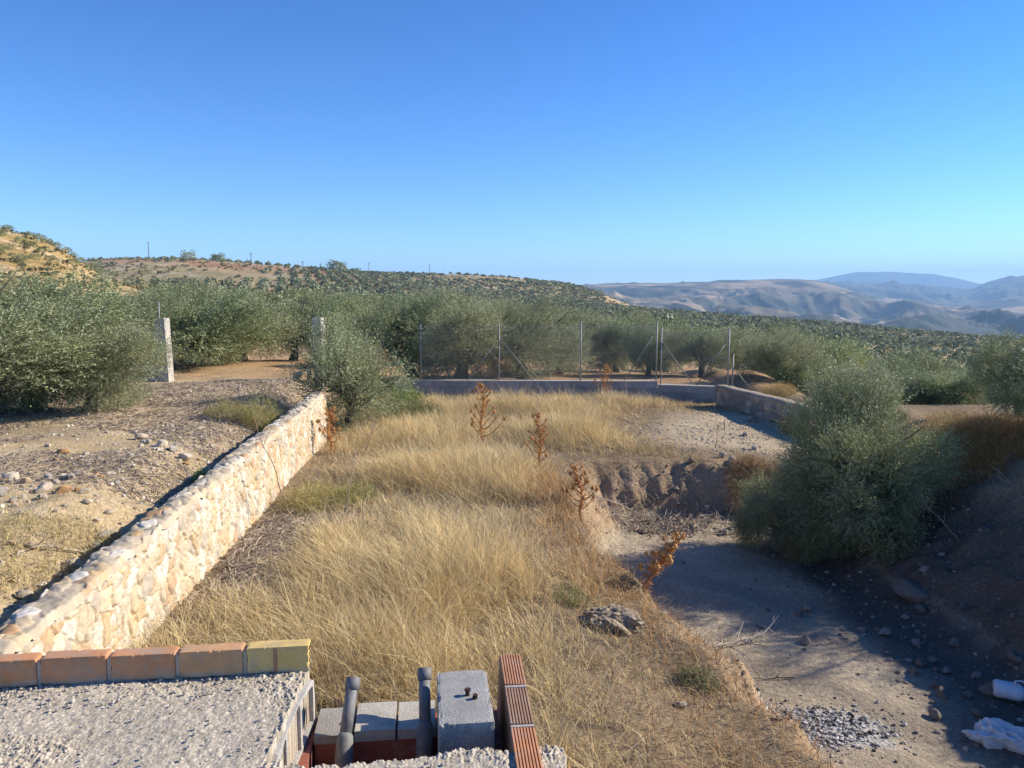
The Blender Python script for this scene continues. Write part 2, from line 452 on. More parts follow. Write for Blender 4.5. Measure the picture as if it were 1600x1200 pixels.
def mz(x, y):
    z = table(MX, MY, MZ, np.clip(x / y, MX[0], MX[-1]), y)
    amp = 135 * ss(1200, 2600, y) * (1 - .97 * np.exp(-((y - 4300) / 650) ** 2)) * (.5 + .5 * ss(5200, 6000, y) + .5 * ss(4300, 3700, y) * 1) * (1 - .85 * ss(7800, 8400, y))
    wx = x + 160 * fbm(x / 700, y / 700, 3, 81); wy = y + 160 * fbm(x / 700, y / 700, 3, 82)
    return z + amp * (ridged(wx / 480, wy / 480, 5, 83) - .62) * 1.5 + 9 * fbm(x / 110, y / 110, 4, 84) * ss(1500, 2500, y) * (1 - .7 * np.exp(-((y - 4300) / 300) ** 2))
def mcol(x, y):
    n = fbm(x / 350, y / 350, 4, 85); n2 = fbm(x / 120, y / 120, 4, 86)
    c = np.ones(x.shape + (3,)) * np.array([.15, .125, .085])
    c = mix(c, [.34, .25, .155], ss(.0, .22, n))
    c = mix(c, [.03, .042, .03], ss(-.15, .05, n2 + .3 * fbm(x / 900, y / 900, 2, 87)) * .9)
    top = ss(3700, 4100, y) * ss(4350, 4200, y)          # pale ploughed shelf below the mesa top
    c = mix(c, [.40, .29, .18], top * ss(-.35, 0, n) * .95)
    c = mix(c, [.05, .065, .04], ss(4230, 4290, y) * ss(5200, 4700, y))
    c = mix(c, [.06, .075, .05], ss(5200, 6500, y) * .85)
    return np.clip(c, .02, .9)
sheet('mountains', -.75, 1.05, 900, np.concatenate([np.linspace(1000, 3000, 90), np.linspace(3020, 5200, 150), np.linspace(5250, 10500, 110)]), mz, mcol, M_mount)
BX = np.array([1180, 1240, 1265, 1290, 1310, 1330, 1385, 1420, 1450, 1485, 1525, 1600, 1700.])
BP = np.array([452, 443, 438.5, 434, 429, 425, 424, 427, 428.5, 434, 443, 452, 460.])
def bz(x, y):
    px = 800 + 1200 * x / y
    top = np.interp(px, BX, BP); t = np.exp(-((y - 13200) / 900) ** 2)
    return py2z(475., y) * (1 - t) + py2z(top, y) * t + 9 * fbm(x / 300, y / 300, 3, 88)
sheet('mountain', (1160 - 800) / 1200, (1720 - 800) / 1200, 260, np.linspace(11500, 14500, 40), bz,
      lambda x, y: np.ones(x.shape + (3,)) * np.array([.09, .10, .07]), M_mount)

# ------------------------------------------------------------------ olive trees
def leaf_quads(p, d, side, l, w):
    n = len(p); l = l[:, None]; w = w[:, None]
    V = np.empty((n, 4, 3)); V[:, 0] = p; V[:, 1] = p + d * l * .45 + side * w * .5; V[:, 2] = p + d * l; V[:, 3] = p + d * l * .45 - side * w * .5
    return V.reshape(-1, 3), np.arange(4 * n).reshape(n, 4)
def unit(v): return v / (np.linalg.norm(v, axis=-1, keepdims=True) + 1e-9)
def crown_mesh(seed, H, R, nsh, nl, leaf, wl, low=.12, up=.55, gaps=.5, blobs=16, mat=None, sparse=1., tint=(1, 1, 1), shoot=.5):
    rng = np.random.default_rng(seed)
    cz = H * (.52 + low * .3); rz = H * .5 * (1 - low * .55)
    fi = (np.arange(blobs) + .5) / blobs; th_ = np.pi * (1 + 5 ** .5) * np.arange(blobs) + seed
    bz_ = 1 - 1.9 * fi; B = np.stack([np.cos(th_) * np.sqrt(np.maximum(1 - bz_ ** 2, .05)), np.sin(th_) * np.sqrt(np.maximum(1 - bz_ ** 2, .05)), bz_], -1) + rng.normal(0, .16, (blobs, 3))
    k = rng.uniform(.58, .86, blobs); k[::5] *= .45
    Bc = B * k[:, None] * np.array([R, R, rz]) + [0, 0, cz]
    Bc[:, 2] = np.maximum(Bc[:, 2], H * low + R * .16)
    Br = rng.uniform(.22, .38, blobs) * R * (1 + .15 * gaps)
    w = Br ** 2; bi = rng.choice(blobs, nsh, p=w / w.sum())
    dd = unit(rng.normal(size=(nsh, 3)))
    rr = rng.uniform(.2, 1., nsh) ** .4
    base = Bc[bi] + dd * (Br[bi] * rr)[:, None] * np.array([1, 1, .95])
    fn = fbm(base[:, 0] * 1.5 / R * 1.6 + base[:, 2] * .9 + seed, base[:, 1] * 1.5 / R * 1.6 - base[:, 2] * 1.3, 3, seed)
    kp = (fn > -.12) | (rng.uniform(0, 1, nsh) < .12)
    base, dd, bi = base[kp], dd[kp], bi[kp]; nsh = len(base)
    outw = unit(base - np.array([0, 0, cz * .8]))
    sd = unit(dd * .55 + outw * .6 + np.array([0, 0, up]) * (base[:, 2:3] / H * 1.6 - .35) + rng.normal(size=(nsh, 3)) * .35)
    L = shoot * rng.uniform(.5, 1.25, nsh) * (.7 + .6 * (base[:, 2] / H)) * np.where(rng.uniform(0, 1, nsh) < .05, 1.9, 1)
    shc = rng.uniform(.72, 1.28, nsh) * rng.uniform(.82, 1.18, blobs)[bi]
    yel = rng.uniform(0, 1, nsh)
    t = np.tile(np.linspace(.05, 1, nl), nsh); si = np.repeat(np.arange(nsh), nl)
    t = t + rng.uniform(-.04, .04, len(t))
    p = base[si] + sd[si] * (t * L[si])[:, None]
    p[:, 2] -= .18 * (t * L[si]) ** 2 / shoot * (1.2 - up)
    ld = unit(sd[si] * .75 + unit(rng.normal(size=(len(si), 3))) * .75)
    side = unit(np.cross(ld, rng.normal(size=ld.shape)))
    ll = leaf * rng.uniform(.65, 1.25, len(si)) * (1.15 - .35 * t); ww = wl * rng.uniform(.8, 1.2, len(si))
    V, F = leaf_quads(p, ld, side, ll, ww)
    g = np.array([.17, .205, .088]); sv = np.array([.49, .52, .34]); ye = np.array([.31, .31, .11])
    m = np.clip(rng.uniform(.1, .7, len(si)) + .3 * (rng.uniform(0, 1, nsh)[si] - .4), 0, 1)[:, None]
    c = g * (1 - m) + sv * m
    c = c * (1 - .35 * (yel[si] ** 2)[:, None]) + ye * .35 * (yel[si] ** 2)[:, None]
    c *= shc[si][:, None] * rng.uniform(.88, 1.12, len(si))[:, None] * np.array(tint)
    V[:, 2] = np.maximum(V[:, 2], .02)
    f_ = H / np.percentile(V[:, 2], 99.6); V[:, 2] *= f_; Bc = Bc * [1, 1, f_]
    return mesh_data('crown', V, F, mat or M_leaf, np.repeat(c, 4, 0)), Bc, Br
def trunk_mesh(seed, H, R, Bc, sides=7, lim=9):
    rng = np.random.default_rng(seed + 500); mb = MB()
    fork = np.array([rng.normal(0, .1), rng.normal(0, .1), H * .24])
    col = np.array([.17, .135, .10])
    r0 = .055 * H
    n = 6; t = np.linspace(0, 1, n)
    pts = np.outer(t, fork) + np.c_[.06 * np.sin(t * 4 + seed), .06 * np.cos(t * 3 + seed) - .06, np.zeros(n)]
    pts[0, 2] = -.15
    mb.tube(pts, r0 * (1.45 - .55 * t ** .5), sides, col)
    for b in Bc[:lim]:
        n = 7; t = np.linspace(0, 1, n)[:, None]
        mid = (fork + b) / 2 + rng.normal(0, .12 * R, 3)
        pp = (1 - t) ** 2 * (pts[-1] - [0, 0, .1]) + 2 * t * (1 - t) * mid + t ** 2 * b
        mb.tube(pp, r0 * .5 * (1 - .85 * t[:, 0]), max(4, sides - 2), col)
        for q in range(2):
            e = b + rng.normal(0, .3 * R, 3); s0 = pp[rng.integers(2, 5)]
            pq = s0 * (1 - t) + e * t + np.sin(t * 3.1) * rng.normal(0, .06 * R, 3)
            mb.tube(pq, r0 * .2 * (1 - .8 * t[:, 0]), 4, col * .9)
    return mb.out('trunk', M_bark, data=True, smooth=True)

NEARV = []   # (crown mesh, trunk mesh, H, R)
for k, (H, R, low) in enumerate([(3.7, 2.0, .0), (3.5, 2.1, .06), (3.9, 2.2, .03)]):
    cm, Bc, Br = crown_mesh(100 + k, H, R, 10500, 13, .08, .021, low=low, blobs=22, up=.7, gaps=.5, tint=[(1, 1, 1), (.88, .93, .85), (1.12, 1.08, 1.08)][k])
    NEARV.append((cm, trunk_mesh(k, H, R, Bc), H, R))
MIDV = []
for k, (H, R, low) in enumerate([(3.9, 2.3, .08), (3.7, 2.2, .16), (4.2, 2.4, .05), (3.6, 2.4, .12), (4.0, 2.4, .3)]):
    cm, Bc, Br = crown_mesh(200 + k, H, R, 6200, 9, .125, .036, low=low, blobs=18, shoot=.6, up=.8, gaps=.5, tint=[(1, 1, 1), (.84, .9, .8), (1.12, 1.08, 1.08), (.95, 1.02, .82), (.95, .98, .9)][k])
    MIDV.append((cm, trunk_mesh(20 + k, H, R, Bc, 6, 7), H, R))
FARV = []
for k, (H, R, low) in enumerate([(3.6, 2.2, .1), (3.3, 2.1, .12), (3.8, 2.3, .08), (3.2, 2.0, .1)]):
    cm, Bc, Br = crown_mesh(300 + k, H, R, 700, 4, .36, .15, low=low * .4, blobs=14, shoot=.4, mat=M_farleaf, tint=[(1, 1, 1), (.82, .88, .8), (1.1, 1.06, 1.05), (.9, .95, .78)][k])
    FARV.append((cm, trunk_mesh(40 + k, H, R, Bc, 5, 4), H, R))

def place_tree(var, x, y, height=None, width=None, rz=None, name='olive_tree', label='', group=None, dz=0., cat='olive tree', parts=True):
    cm, tm, H, R = var
    sz = (height / H) if height else 1.; sx = (width / (2 * R)) if width else sz
    rz = random.uniform(0, 6.28) if rz is None else rz
    z = float(h(np.array([x]), np.array([y]))[0]) + dz - .03
    if parts:
        z -= 0; e = empty(name, (x, y, z), rz); e.scale = (sx, sx, sz)
        for nm, me in (('trunk', tm), ('crown', cm)):
            o = bpy.data.objects.new(nm, me); C.objects.link(o); o.parent = e
    else:
        e = bpy.data.objects.new(name, cm); C.objects.link(e); e.location = (x, y, z); e.rotation_euler = (0, 0, rz); e.scale = (sx, sx, sz)
    return tag(e, label, cat, group)
random.seed(5)
OCC = []
def tree_px(kind, k, px, Y, toppy, wpx, label, group='olive trees around the plot', dz=0., basez=None):
    x = (px - 800) / 1200 * Y * 1.0 / .99
    zb = float(h(np.array([x]), np.array([Y]))[0]); zt = py2z(toppy, Y)
    V = {'n': NEARV, 'm': MIDV}[kind][k]
    place_tree(V, x, Y, height=max(1.2, zt - zb) * .97, width=wpx * Y / 1200, label=label, group=group, dz=dz)
    OCC.append((x, Y, wpx * Y / 2400))
# foreground left row
tree_px('n', 0, -60, 15.2, 412, 400, 'dense grey-green olive tree cut by the left edge of the picture')
tree_px('n', 1, 60, 17.0, 418, 340, 'large dense olive tree with low skirt, second from the left edge')
tree_px('n', 2, 150, 16.4, 478, 205, 'olive tree with branches down to the track, left of the first concrete post')
tree_px('n', 0, 178, 26.0, 452, 200, 'olive tree behind the short block wall beside the first concrete post')
tree_px('m', 1, 328, 27.5, 452, 190, 'leafy olive tree right behind the first concrete gate post')
tree_px('m', 2, 385, 31, 458, 170, 'olive tree left of the clear passage of orange soil')
tree_px('m', 4, 462, 34, 462, 140, 'olive tree with its dark trunk showing, between the two concrete posts')
tree_px('m', 3, 545, 33, 470, 130, 'olive tree behind the bushy sapling and the second concrete post')
tree_px('n', 1, 645, 29, 456, 170, 'tall olive tree behind the leftmost steel fence post')
tree_px('n', 2, 725, 28.2, 448, 200, 'tallest silvery olive tree behind the fence, between the first two steel posts')
tree_px('n', 0, 815, 29, 460, 170, 'silvery olive tree behind the braced fence post')
tree_px('m', 2, 872, 32, 498, 105, 'smaller olive tree just left of the third steel fence post')
tree_px('m', 4, 962, 35, 492, 110, 'olive tree with its leaning trunk showing over the fence wall')
tree_px('m', 1, 1010, 31.5, 500, 75, 'narrow olive tree behind the middle pair of fence posts')
tree_px('m', 4, 1095, 31, 508, 110, 'olive tree behind the last fence panel on the right')
tree_px('m', 2, 1150, 34, 506, 90, 'olive tree behind the corner posts of the fence')
tree_px('n', 2, 1215, 27.5, 512, 130, 'broad olive tree just right of the fence corner')
tree_px('m', 0, 1290, 31, 556, 100, 'low green olive tree right of the broad one by the fence corner')
tree_px('m', 1, 1405, 25.5, 560, 110, 'green olive tree behind the top of the big bush in the hollow')
tree_px('m', 3, 1490, 21.5, 572, 130, 'dark olive tree behind the bank, right of the big bush')
tree_px('n', 1, 1600, 17.2, 512, 165, 'tall olive tree standing on the bank at the right edge of the picture')
tree_px('m', 3, 1262, 26.0, 552, 100, 'low round olive tree beyond the end of the fence, left of the rusty weeds')
tree_px('n', 0, 1340, 23.5, 570, 120, 'low olive tree directly behind the slender olive top')
tree_px('m', 1, 1450, 22.0, 585, 110, 'dense low olive tree behind the rusty weeds on the bank')
# big olive growing in the hollow
OB = {}
cm, Bc, Br = crown_mesh(777, 3.2, 1.75, 12500, 14, .065, .017, low=.0, blobs=15, up=.5, gaps=.1, shoot=.5, tint=(.88, .88, .8))
V_bush = (cm, trunk_mesh(77, 3.2, 1.75, Bc, 7, 8), 3.2, 1.75)
place_tree(V_bush, 5.75, 12.1, height=2.6, width=2.45, rz=.4, label='big bushy olive tree growing out of the hollow on the right', group='olive trees around the plot', dz=-.1)
place_tree(V_bush, 4.75, 12.8, height=1.6, width=1.7, rz=2.6, label='lower olive shrub against the left flank of the big bushy olive in the hollow', group='olive trees around the plot', dz=-.1)
cm2, Bc2, Br2 = crown_mesh(778, 3.1, 1.0, 3600, 13, .065, .017, low=.25, blobs=9, up=.9, gaps=1.4)
V_tall = (cm2, trunk_mesh(78, 3.1, 1.0, Bc2, 6, 8), 3.1, 1.0)
place_tree(V_tall, 5.9, 12.7, height=3.2, width=1.6, rz=.4, label='slender olive top rising behind the big bushy olive in the hollow', group='olive trees around the plot', dz=-.1)
# olive sapling at the end of the stone wall
cm3, Bc3, Br3 = crown_mesh(779, 2.5, 1.35, 4800, 13, .075, .021, low=.0, blobs=20, up=.9, gaps=1.3, shoot=.55)
V_sap = (cm3, trunk_mesh(79, 2.5, 1.3, Bc3, 6, 10), 2.5, 1.35)
place_tree(V_sap, -4.0, 18.9, height=2.85, width=2.4, rz=.2, label='pale bushy olive sapling growing at the far end of the stone wall', group='olive trees around the plot')
OCC.append((-4, 18.9, 1.5))
# one olive just outside the frame whose shade falls into the hollow
place_tree(NEARV[0], 10.2, 11.6, height=2.3, width=3.6, label='olive tree on the bank outside the right edge', group='olive trees around the plot')

# grove rows on the slopes, beyond the ones placed by hand
rng = np.random.default_rng(11)
cand = []
ang = rad(17); ca, sa_ = math.cos(ang), math.sin(ang)
for i in range(-90, 91):
    for j in range(0, 105):
        gx, gy = i * 7.4, 34 + j * 6.6
        x = gx * ca - (gy - 34) * sa_ + rng.normal(0, .5); y = 34 + gx * sa_ * .9 + (gy - 34) * ca + rng.normal(0, .5)
        if y < 33 or y > 700: continue
        s = x / y
        if s < -.74 or s > .74: continue
        if any((x - a) ** 2 + (y - b) ** 2 < (c + 2.2) ** 2 for a, b, c in OCC): continue
        cand.append((x, y))
cand = np.array(cand)
X, Yc = cand[:, 0], cand[:, 1]; s_ = X / Yc
den = fbm(X * .012, Yc * .012, 3, 120)
keep = np.ones(len(X), bool)
keep &= ~((s_ < -.44) & (Yc > 48) & (Yc < 230))                       # bare flank of the near hill
keep &= ~((Yc > 210) & (s_ < .02) & (den > .12))                     # scrubby patches without trees
keep &= ~((Yc > 560) & (s_ > .12))
keep &= ~((Yc < 75) & (hash2(np.round(X * 10), np.round(Yc * 10), 9) < .42))
keep &= ~((Yc > 26) & (Yc < 60) & (np.abs(s_ + .28) < .045) )         # passage of orange soil
X, Yc, s_ = X[keep], Yc[keep], s_[keep]
# which can be seen: walk the terrain line of sight with a canopy margin
def visible(x, y, z):
    v = np.ones(len(x), bool)
    for t in np.linspace(.04, .96, 60):
        xx, yy = x * t, y * t
        zz = CAMZ + (z - CAMZ) * t
        far = yy > 40
        v &= ~(far & (h(xx, yy) + 1.2 > zz))
    return v
Zc = h(X, Yc)
vis = visible(X, Yc, Zc + 3.4)
X, Yc, Zc = X[vis], Yc[vis], Zc[vis]
order = np.argsort(Yc); X, Yc, Zc = X[order], Yc[order], Zc[order]
NI = 262
def zone(x, y):
    p = 800 + 1200 * x / y
    a = 'far left' if p < 250 else 'left of middle' if p < 600 else 'over the long fence' if p < 1030 else 'over the fence corner' if p < 1250 else 'right slope' if p < 1450 else 'right edge'
    return a + (', front rows' if y < 60 else '' if y < 100 else ', back rows' if y < 140 else ', highest rows')
for i in range(min(NI, len(X))):
    hgt = rng.uniform(2.9, 3.9)
    if Yc[i] < 75:
        place_tree(MIDV[rng.integers(5)], X[i], Yc[i], height=hgt, rz=rng.uniform(0, 6.28),
                   label='grey-green olive tree in the grove behind the plot, ' + zone(X[i], Yc[i]), group='olive trees in the grove behind the plot')
    else:
        place_tree(FARV[rng.integers(4)], X[i], Yc[i], height=hgt, width=hgt * rng.uniform(1.1, 1.5), rz=rng.uniform(0, 6.28),
                   label='small round olive tree in the farther grove rows, ' + zone(X[i], Yc[i]), group='olive trees in the farther grove', parts=Yc[i] < 110)
# the rest of the groves, one object
def blob_field(name, X, Y, Z, hgt, wid, per, leaf, seed, label, cat, base_col, mat=M_farleaf):
    rng = np.random.default_rng(seed); n = len(X)
    d = unit(rng.normal(size=(n * per, 3))); d[:, 2] = np.abs(d[:, 2]) * 1.0 - .25
    i = np.repeat(np.arange(n), per)
    lump = 1 + .25 * np.sin(d[:, 0] * 5 + i) * np.cos(d[:, 1] * 4 + i * 2)
    rr = rng.uniform(.6, 1, n * per) * lump
    c = np.stack([X[i], Y[i], Z[i] + hgt[i] * .42], -1)
    p = c + d * rr[:, None] * np.stack([wid[i] * .5, wid[i] * .5, hgt[i] * .55], -1)
    nd = unit(d + rng.normal(size=d.shape) * .6)
    a = unit(np.cross(nd, rng.normal(size=d.shape)))
    b = np.cross(nd, a)
    s = (leaf * wid[i] * rng.uniform(.6, 1.3, len(i)))[:, None]
    V = np.stack([p - a * s, p + b * s * .7, p + a * s, p - b * s * .7], 1).reshape(-1, 3)
    F = np.arange(4 * len(i)).reshape(-1, 4)
    tc = rng.uniform(.6, 1.4, n)
    col = np.array(base_col) * (tc[i] * rng.uniform(.6, 1.45, len(i)))[:, None]
    o = mob(name, V, F, mat, col=np.repeat(col, 4, 0))
    return tag(o, label, cat, kind='stuff')
Xr, Yr, Zr = X[NI:], Yc[NI:], Zc[NI:]
print('grove trees', len(X), 'rest', len(Xr))
if len(Xr):
    blob_field('olive_grove', Xr, Yr, Zr, rng.uniform(1.7, 3.8, len(Xr)), rng.uniform(2.6, 5.6, len(Xr)), 46, .15, 5,
               'far olive groves dotting the slopes below the hills', 'olive grove', (.22, .24, .14))
# scrub on the hills
n = 6500
Y2 = np.exp(rng.uniform(np.log(150), np.log(900), n)); s2 = rng.uniform(-.72, .3, n); X2 = s2 * Y2
k2 = (fbm(X2 * .03, Y2 * .03, 3, 131) > -.25) & ~((s2 < -.5) & (Y2 < 200))
X3 = rng.uniform(-.72, -.5, 420); Y3 = rng.uniform(80, 175, 420)
X2, Y2 = np.concatenate([X2[k2], X3 * Y3]), np.concatenate([Y2[k2], Y3]); Z2 = h(X2, Y2); v2 = visible(X2, Y2, Z2 + 1.5); X2, Y2, Z2 = X2[v2], Y2[v2], Z2[v2]
hs = rng.uniform(.5, 1.7, len(X2)) * np.where(Y2 < 176, .45, 1)
blob_field('hill_scrub', X2, Y2, Z2, hs, hs * rng.uniform(1.3, 2.4, len(X2)), 16, .22, 6, 'low dry green scrub covering the hills', 'scrub', (.22, .195, .09))

# shrubs one can tell apart on the bare hill flank
shb = []
for k in range(3):
    cm_, B_, r_ = crown_mesh(400 + k, 1.8, 1.4, 420, 4, .2, .09, low=.0, blobs=9, shoot=.3, mat=M_farleaf, tint=(.95, .95, .8))
    shb.append((cm_, trunk_mesh(60 + k, 1.8, 1.2, B_, 4, 4), 1.8, 1.4))
def on_hill(px, py, y0=70, y1=200):
    Ys = np.linspace(y0, y1, 400); xs = (px - 800) / 1200 * Ys / .99; zs = h(xs, Ys)
    pys = np.array([600 - 1200 * ((z - CAMZ) * CT + Y * ST) / (Y * CT - (z - CAMZ) * ST) for z, Y in zip(zs, Ys)])
    i = np.where(pys <= py)[0]
    i = i[0] if len(i) else int(np.argmin(pys))
    return xs[i], Ys[i]
SHL = [(34, 352, 1.0, 'round dark shrub standing alone on the skyline of the tan hill'),
       (20, 368, .9, 'grey-green shrub on the tan slope below the lone skyline shrub'),
       (60, 388, 1.1, 'olive-green shrub halfway down the tan hillside'),
       (62, 362, .8, None), (78, 371, 1., None), (92, 376, 1., None), (105, 382, .9, None), (118, 388, .9, None), (128, 392, .8, None), (50, 380, .9, None),
       (15, 392, 1., None), (30, 390, .8, None), (45, 412, 1.1, None), (8, 375, .7, None), (85, 395, .7, None), (100, 410, .9, None), (140, 398, .8, None),
       (152, 402, .8, None), (165, 405, .8, None), (70, 405, .7, None), (5, 408, .8, None), (130, 415, .9, None), (2, 345, .8, None)]
for k, (px, py, sc, lb) in enumerate(SHL):
    x, y = on_hill(px, py)
    place_tree(shb[k % 3], x, y, height=1.5 * sc, width=2.6 * sc, rz=k * 1.3, name='shrub', cat='shrub',
               label=lb or '%s shrub on the tan hill at the upper left, %s' % ('dry green' if sc > .85 else 'small grey-green', 'on its skyline' if py < 372 else 'on its sloping right ridge' if px > 85 and py < 404 else 'low on its flank' if py > 400 else 'halfway down'), group='shrubs on the tan hill', dz=-.15, parts=k < 4)
for k, (px, Yd, hh, lb) in enumerate([(533, 545, 9, 'dark bushy tree alone on the hill crest beside the utility poles'), (560, 560, 5, 'smaller dark tree just right of the one on the hill crest'),
                                  (305, 540, 7, 'dark tree on the hill crest above the orange slope'), (350, 540, 6, 'dark tree on the hill crest right of the mast')]):
    x = (px - 800) / 1200 * Yd / .99
    place_tree(FARV[k % 4], x, Yd, height=hh, width=hh * 1.7, name='tree', cat='tree', label=lb, group='trees on the hill crest', parts=False)

# utility poles on the crest
for k, (px, tpy, Yd, lb) in enumerate([(245, 378, 520, 'tallest thin mast on the hill crest at the left'), (401, 395, 520, 'thin pole on the crest above the left olive trees'),
        (480, 408, 530, 'thin pole on the crest left of the dark crest tree'), (507, 416, 540, 'short pole on the crest between two taller ones'), (522, 409, 530, 'thin pole just left of the dark crest tree'),
        (581, 410, 700, 'thin pole right of the dark crest tree'), (674, 413, 740, 'thin pole on the crest near the middle of the picture')]):
    x = (px - 800) / 1200 * Yd / .99; zb = float(h(np.array([x]), np.array([Yd]))[0]); zt = py2z(tpy, Yd)
    mb = MB(); e = empty('utility_pole', (x, Yd, zb)); H_ = max(5, zt - zb)
    mb.tube([(0, 0, -1), (0, 0, H_)], [.28, .2], 6, (.13, .12, .11)); mb.out('post', M_bark, e)
    mb = MB(); mb.box(-1.1, 1.1, -.08, .08, H_ - .7, H_ - .5, (.13, .12, .11)); mb.out('crossarm', M_bark, e)
    tag(e, lb, 'utility pole', 'poles on the hill crest')

# ------------------------------------------------------------------ stone wall
def build_wall():
    y0, y1 = 1.5, 17.5; nu = 1300
    u = np.linspace(0, 1, nu) * (y1 - y0); y = y0 + u
    top = .93 + .2 * (y - 5) / 12.5 + .03 * fbm(y * 1.5, y * 0, 3, 140)
    th = .28
    root = empty('stone_wall', (float(wall_x(9)), 9, 0))
    rx, ry = float(wall_x(9)), 9
    pal = np.array([[.66, .60, .49], [.62, .53, .38], [.58, .47, .32], [.55, .38, .19], [.50, .31, .17], [.46, .40, .32], [.70, .66, .58], [.58, .45, .28], [.64, .57, .44]])
    nv = 92
    v = np.linspace(-.25, 1, nv)
    U, Vv = np.meshgrid(u, v, indexing='ij'); T = top[:, None]; Yg = y[:, None] + Vv * 0
    Zg = Vv * T * (Vv > 0) + Vv * 1.0 * (Vv <= 0)
    wu = U + .075 * fbm(U * 5, Zg * 5, 4, 141); wz = Zg + .075 * fbm(U * 5 + 9, Zg * 5, 4, 142)
    f1, f2, cid = voro(wu / .17, wz / .20, 143, .95)
    g1, g2, gid = voro(wu / .085, wz / .075, 153, .85)
    e = f2 - f1; bul = ss(.0, .13, e)
    small = (cid > .82); eb = g2 - g1
    bul = np.where(small, ss(.0, .2, eb) * .6, bul)
    idn = np.where(small, gid, (cid * 7.13) % 1)
    disp = .032 * bul + .012 * (ridged(U * 16, Zg * 16, 3, 158) - .6) + .022 * fbm(U * 12, Zg * 12, 5, 144) + .02 * (idn - .5) * bul
    # the face leans and sinks back at the very top
    disp = disp * (1 - .6 * ss(.93, 1.0, Vv)) - .02 * ss(.93, 1, Vv)
    X = wall_x(Yg) - .05 + disp
    Vt = np.stack([X - rx, Yg - ry, Zg + .01 * fbm(U * 9, Zg * 9, 2, 145)], -1).reshape(-1, 3)
    ci = .86 * (.72 * pal + .28 * np.array([.64, .57, .44]))[(idn * 997 % len(pal)).astype(int) % len(pal)]
    mort = np.array([.54, .45, .325]) * (1 + .12 * fbm(U * 6, Zg * 6, 3, 146))[..., None]
    m = ss(.02, .08, np.where(small, eb, e))[..., None]
    c = mort * (1 - m) + ci * (.9 + .2 * vnoise(U * 30, Zg * 30, 147))[..., None] * m
    stain = ss(.1, .5, fbm(U * 2.2, Zg * 3, 4, 148))[..., None] * .3
    c = c * (1 - stain) + np.array([.66, .45, .22]) * stain
    tp = ss(.9, .97, Vv + .04 * fbm(U * 5, Zg * 5, 3, 149))[..., None]
    c = c * (1 - tp) + np.array([.44, .41, .36]) * tp
    mob('stone_face', Vt, grid_faces(nu, nv), M_stone, root, c.reshape(-1, 3), True)
    # concrete capping + back face
    nw = 40; w = np.linspace(0, 1, nw)
    U, Wd = np.meshgrid(u, w, indexing='ij'); Yg = y[:, None] + Wd * 0
    over = .7
    xx = np.where(Wd < over, Wd / over * th, th) ; zz = np.where(Wd < over, 0, -(Wd - over) / (1 - over) * .7)
    crown = -.06 * ss(.06, .0, Wd) + .025 * np.sin(np.clip(Wd / over, 0, 1) * np.pi)
    a1, a2, aid = voro((U + .04 * fbm(U * 9, Wd * 3, 3, 161)) / .14, (Wd * th / over + .04 * fbm(U * 9 + 7, Wd * 3, 3, 162)) / .12, 160, .95)
    X = wall_x(Yg) - .012 + .02 * fbm(U * 8, Wd * 0, 4, 154) - xx * 1.1 + .02 * fbm(U * 3, Wd * 3, 3, 150) * ss(.5, .8, Wd)
    Z = top[:, None] + zz + crown + .03 * fbm(U * 8, Wd * 3, 7, 151) + .022 * ss(.0, .2, a2 - a1) * (aid > .35) * aid
    c = np.array([.43, .37, .28]) * (1 + .3 * fbm(U * 5, Wd * 3, 3, 152))[..., None] * (.8 + .4 * aid)[..., None]
    st_ = (ss(.02, .1, a2 - a1) * (aid > .5))[..., None]; c = c * (1 - st_) + st_ * .8 * pal[(aid * 997 % len(pal)).astype(int) % len(pal)]
    c = c + (np.array([.52, .43, .3]) - c) * (ss(.35, .0, Wd + .3 * fbm(U * 5, Wd, 3, 155)) * .5)[..., None]
    mob('wall_cap', np.stack([X - rx, Yg - ry, Z], -1).reshape(-1, 3), grid_faces(nu, nw)[:, ::-1], M_conc, root, c.reshape(-1, 3), True)
    # far end
    mb = MB(); xw = float(wall_x(17.5)); mb.box(xw - .06 - th - rx, xw - .02 - rx, 17.4 - ry, 17.5 - ry, -.3, 1.12, (.6, .52, .4)); mb.out('end_face', M_stone, root)
    tag(root, 'long low wall of white and ochre rubble stones running along the left of the grass', 'stone wall')
build_wall()

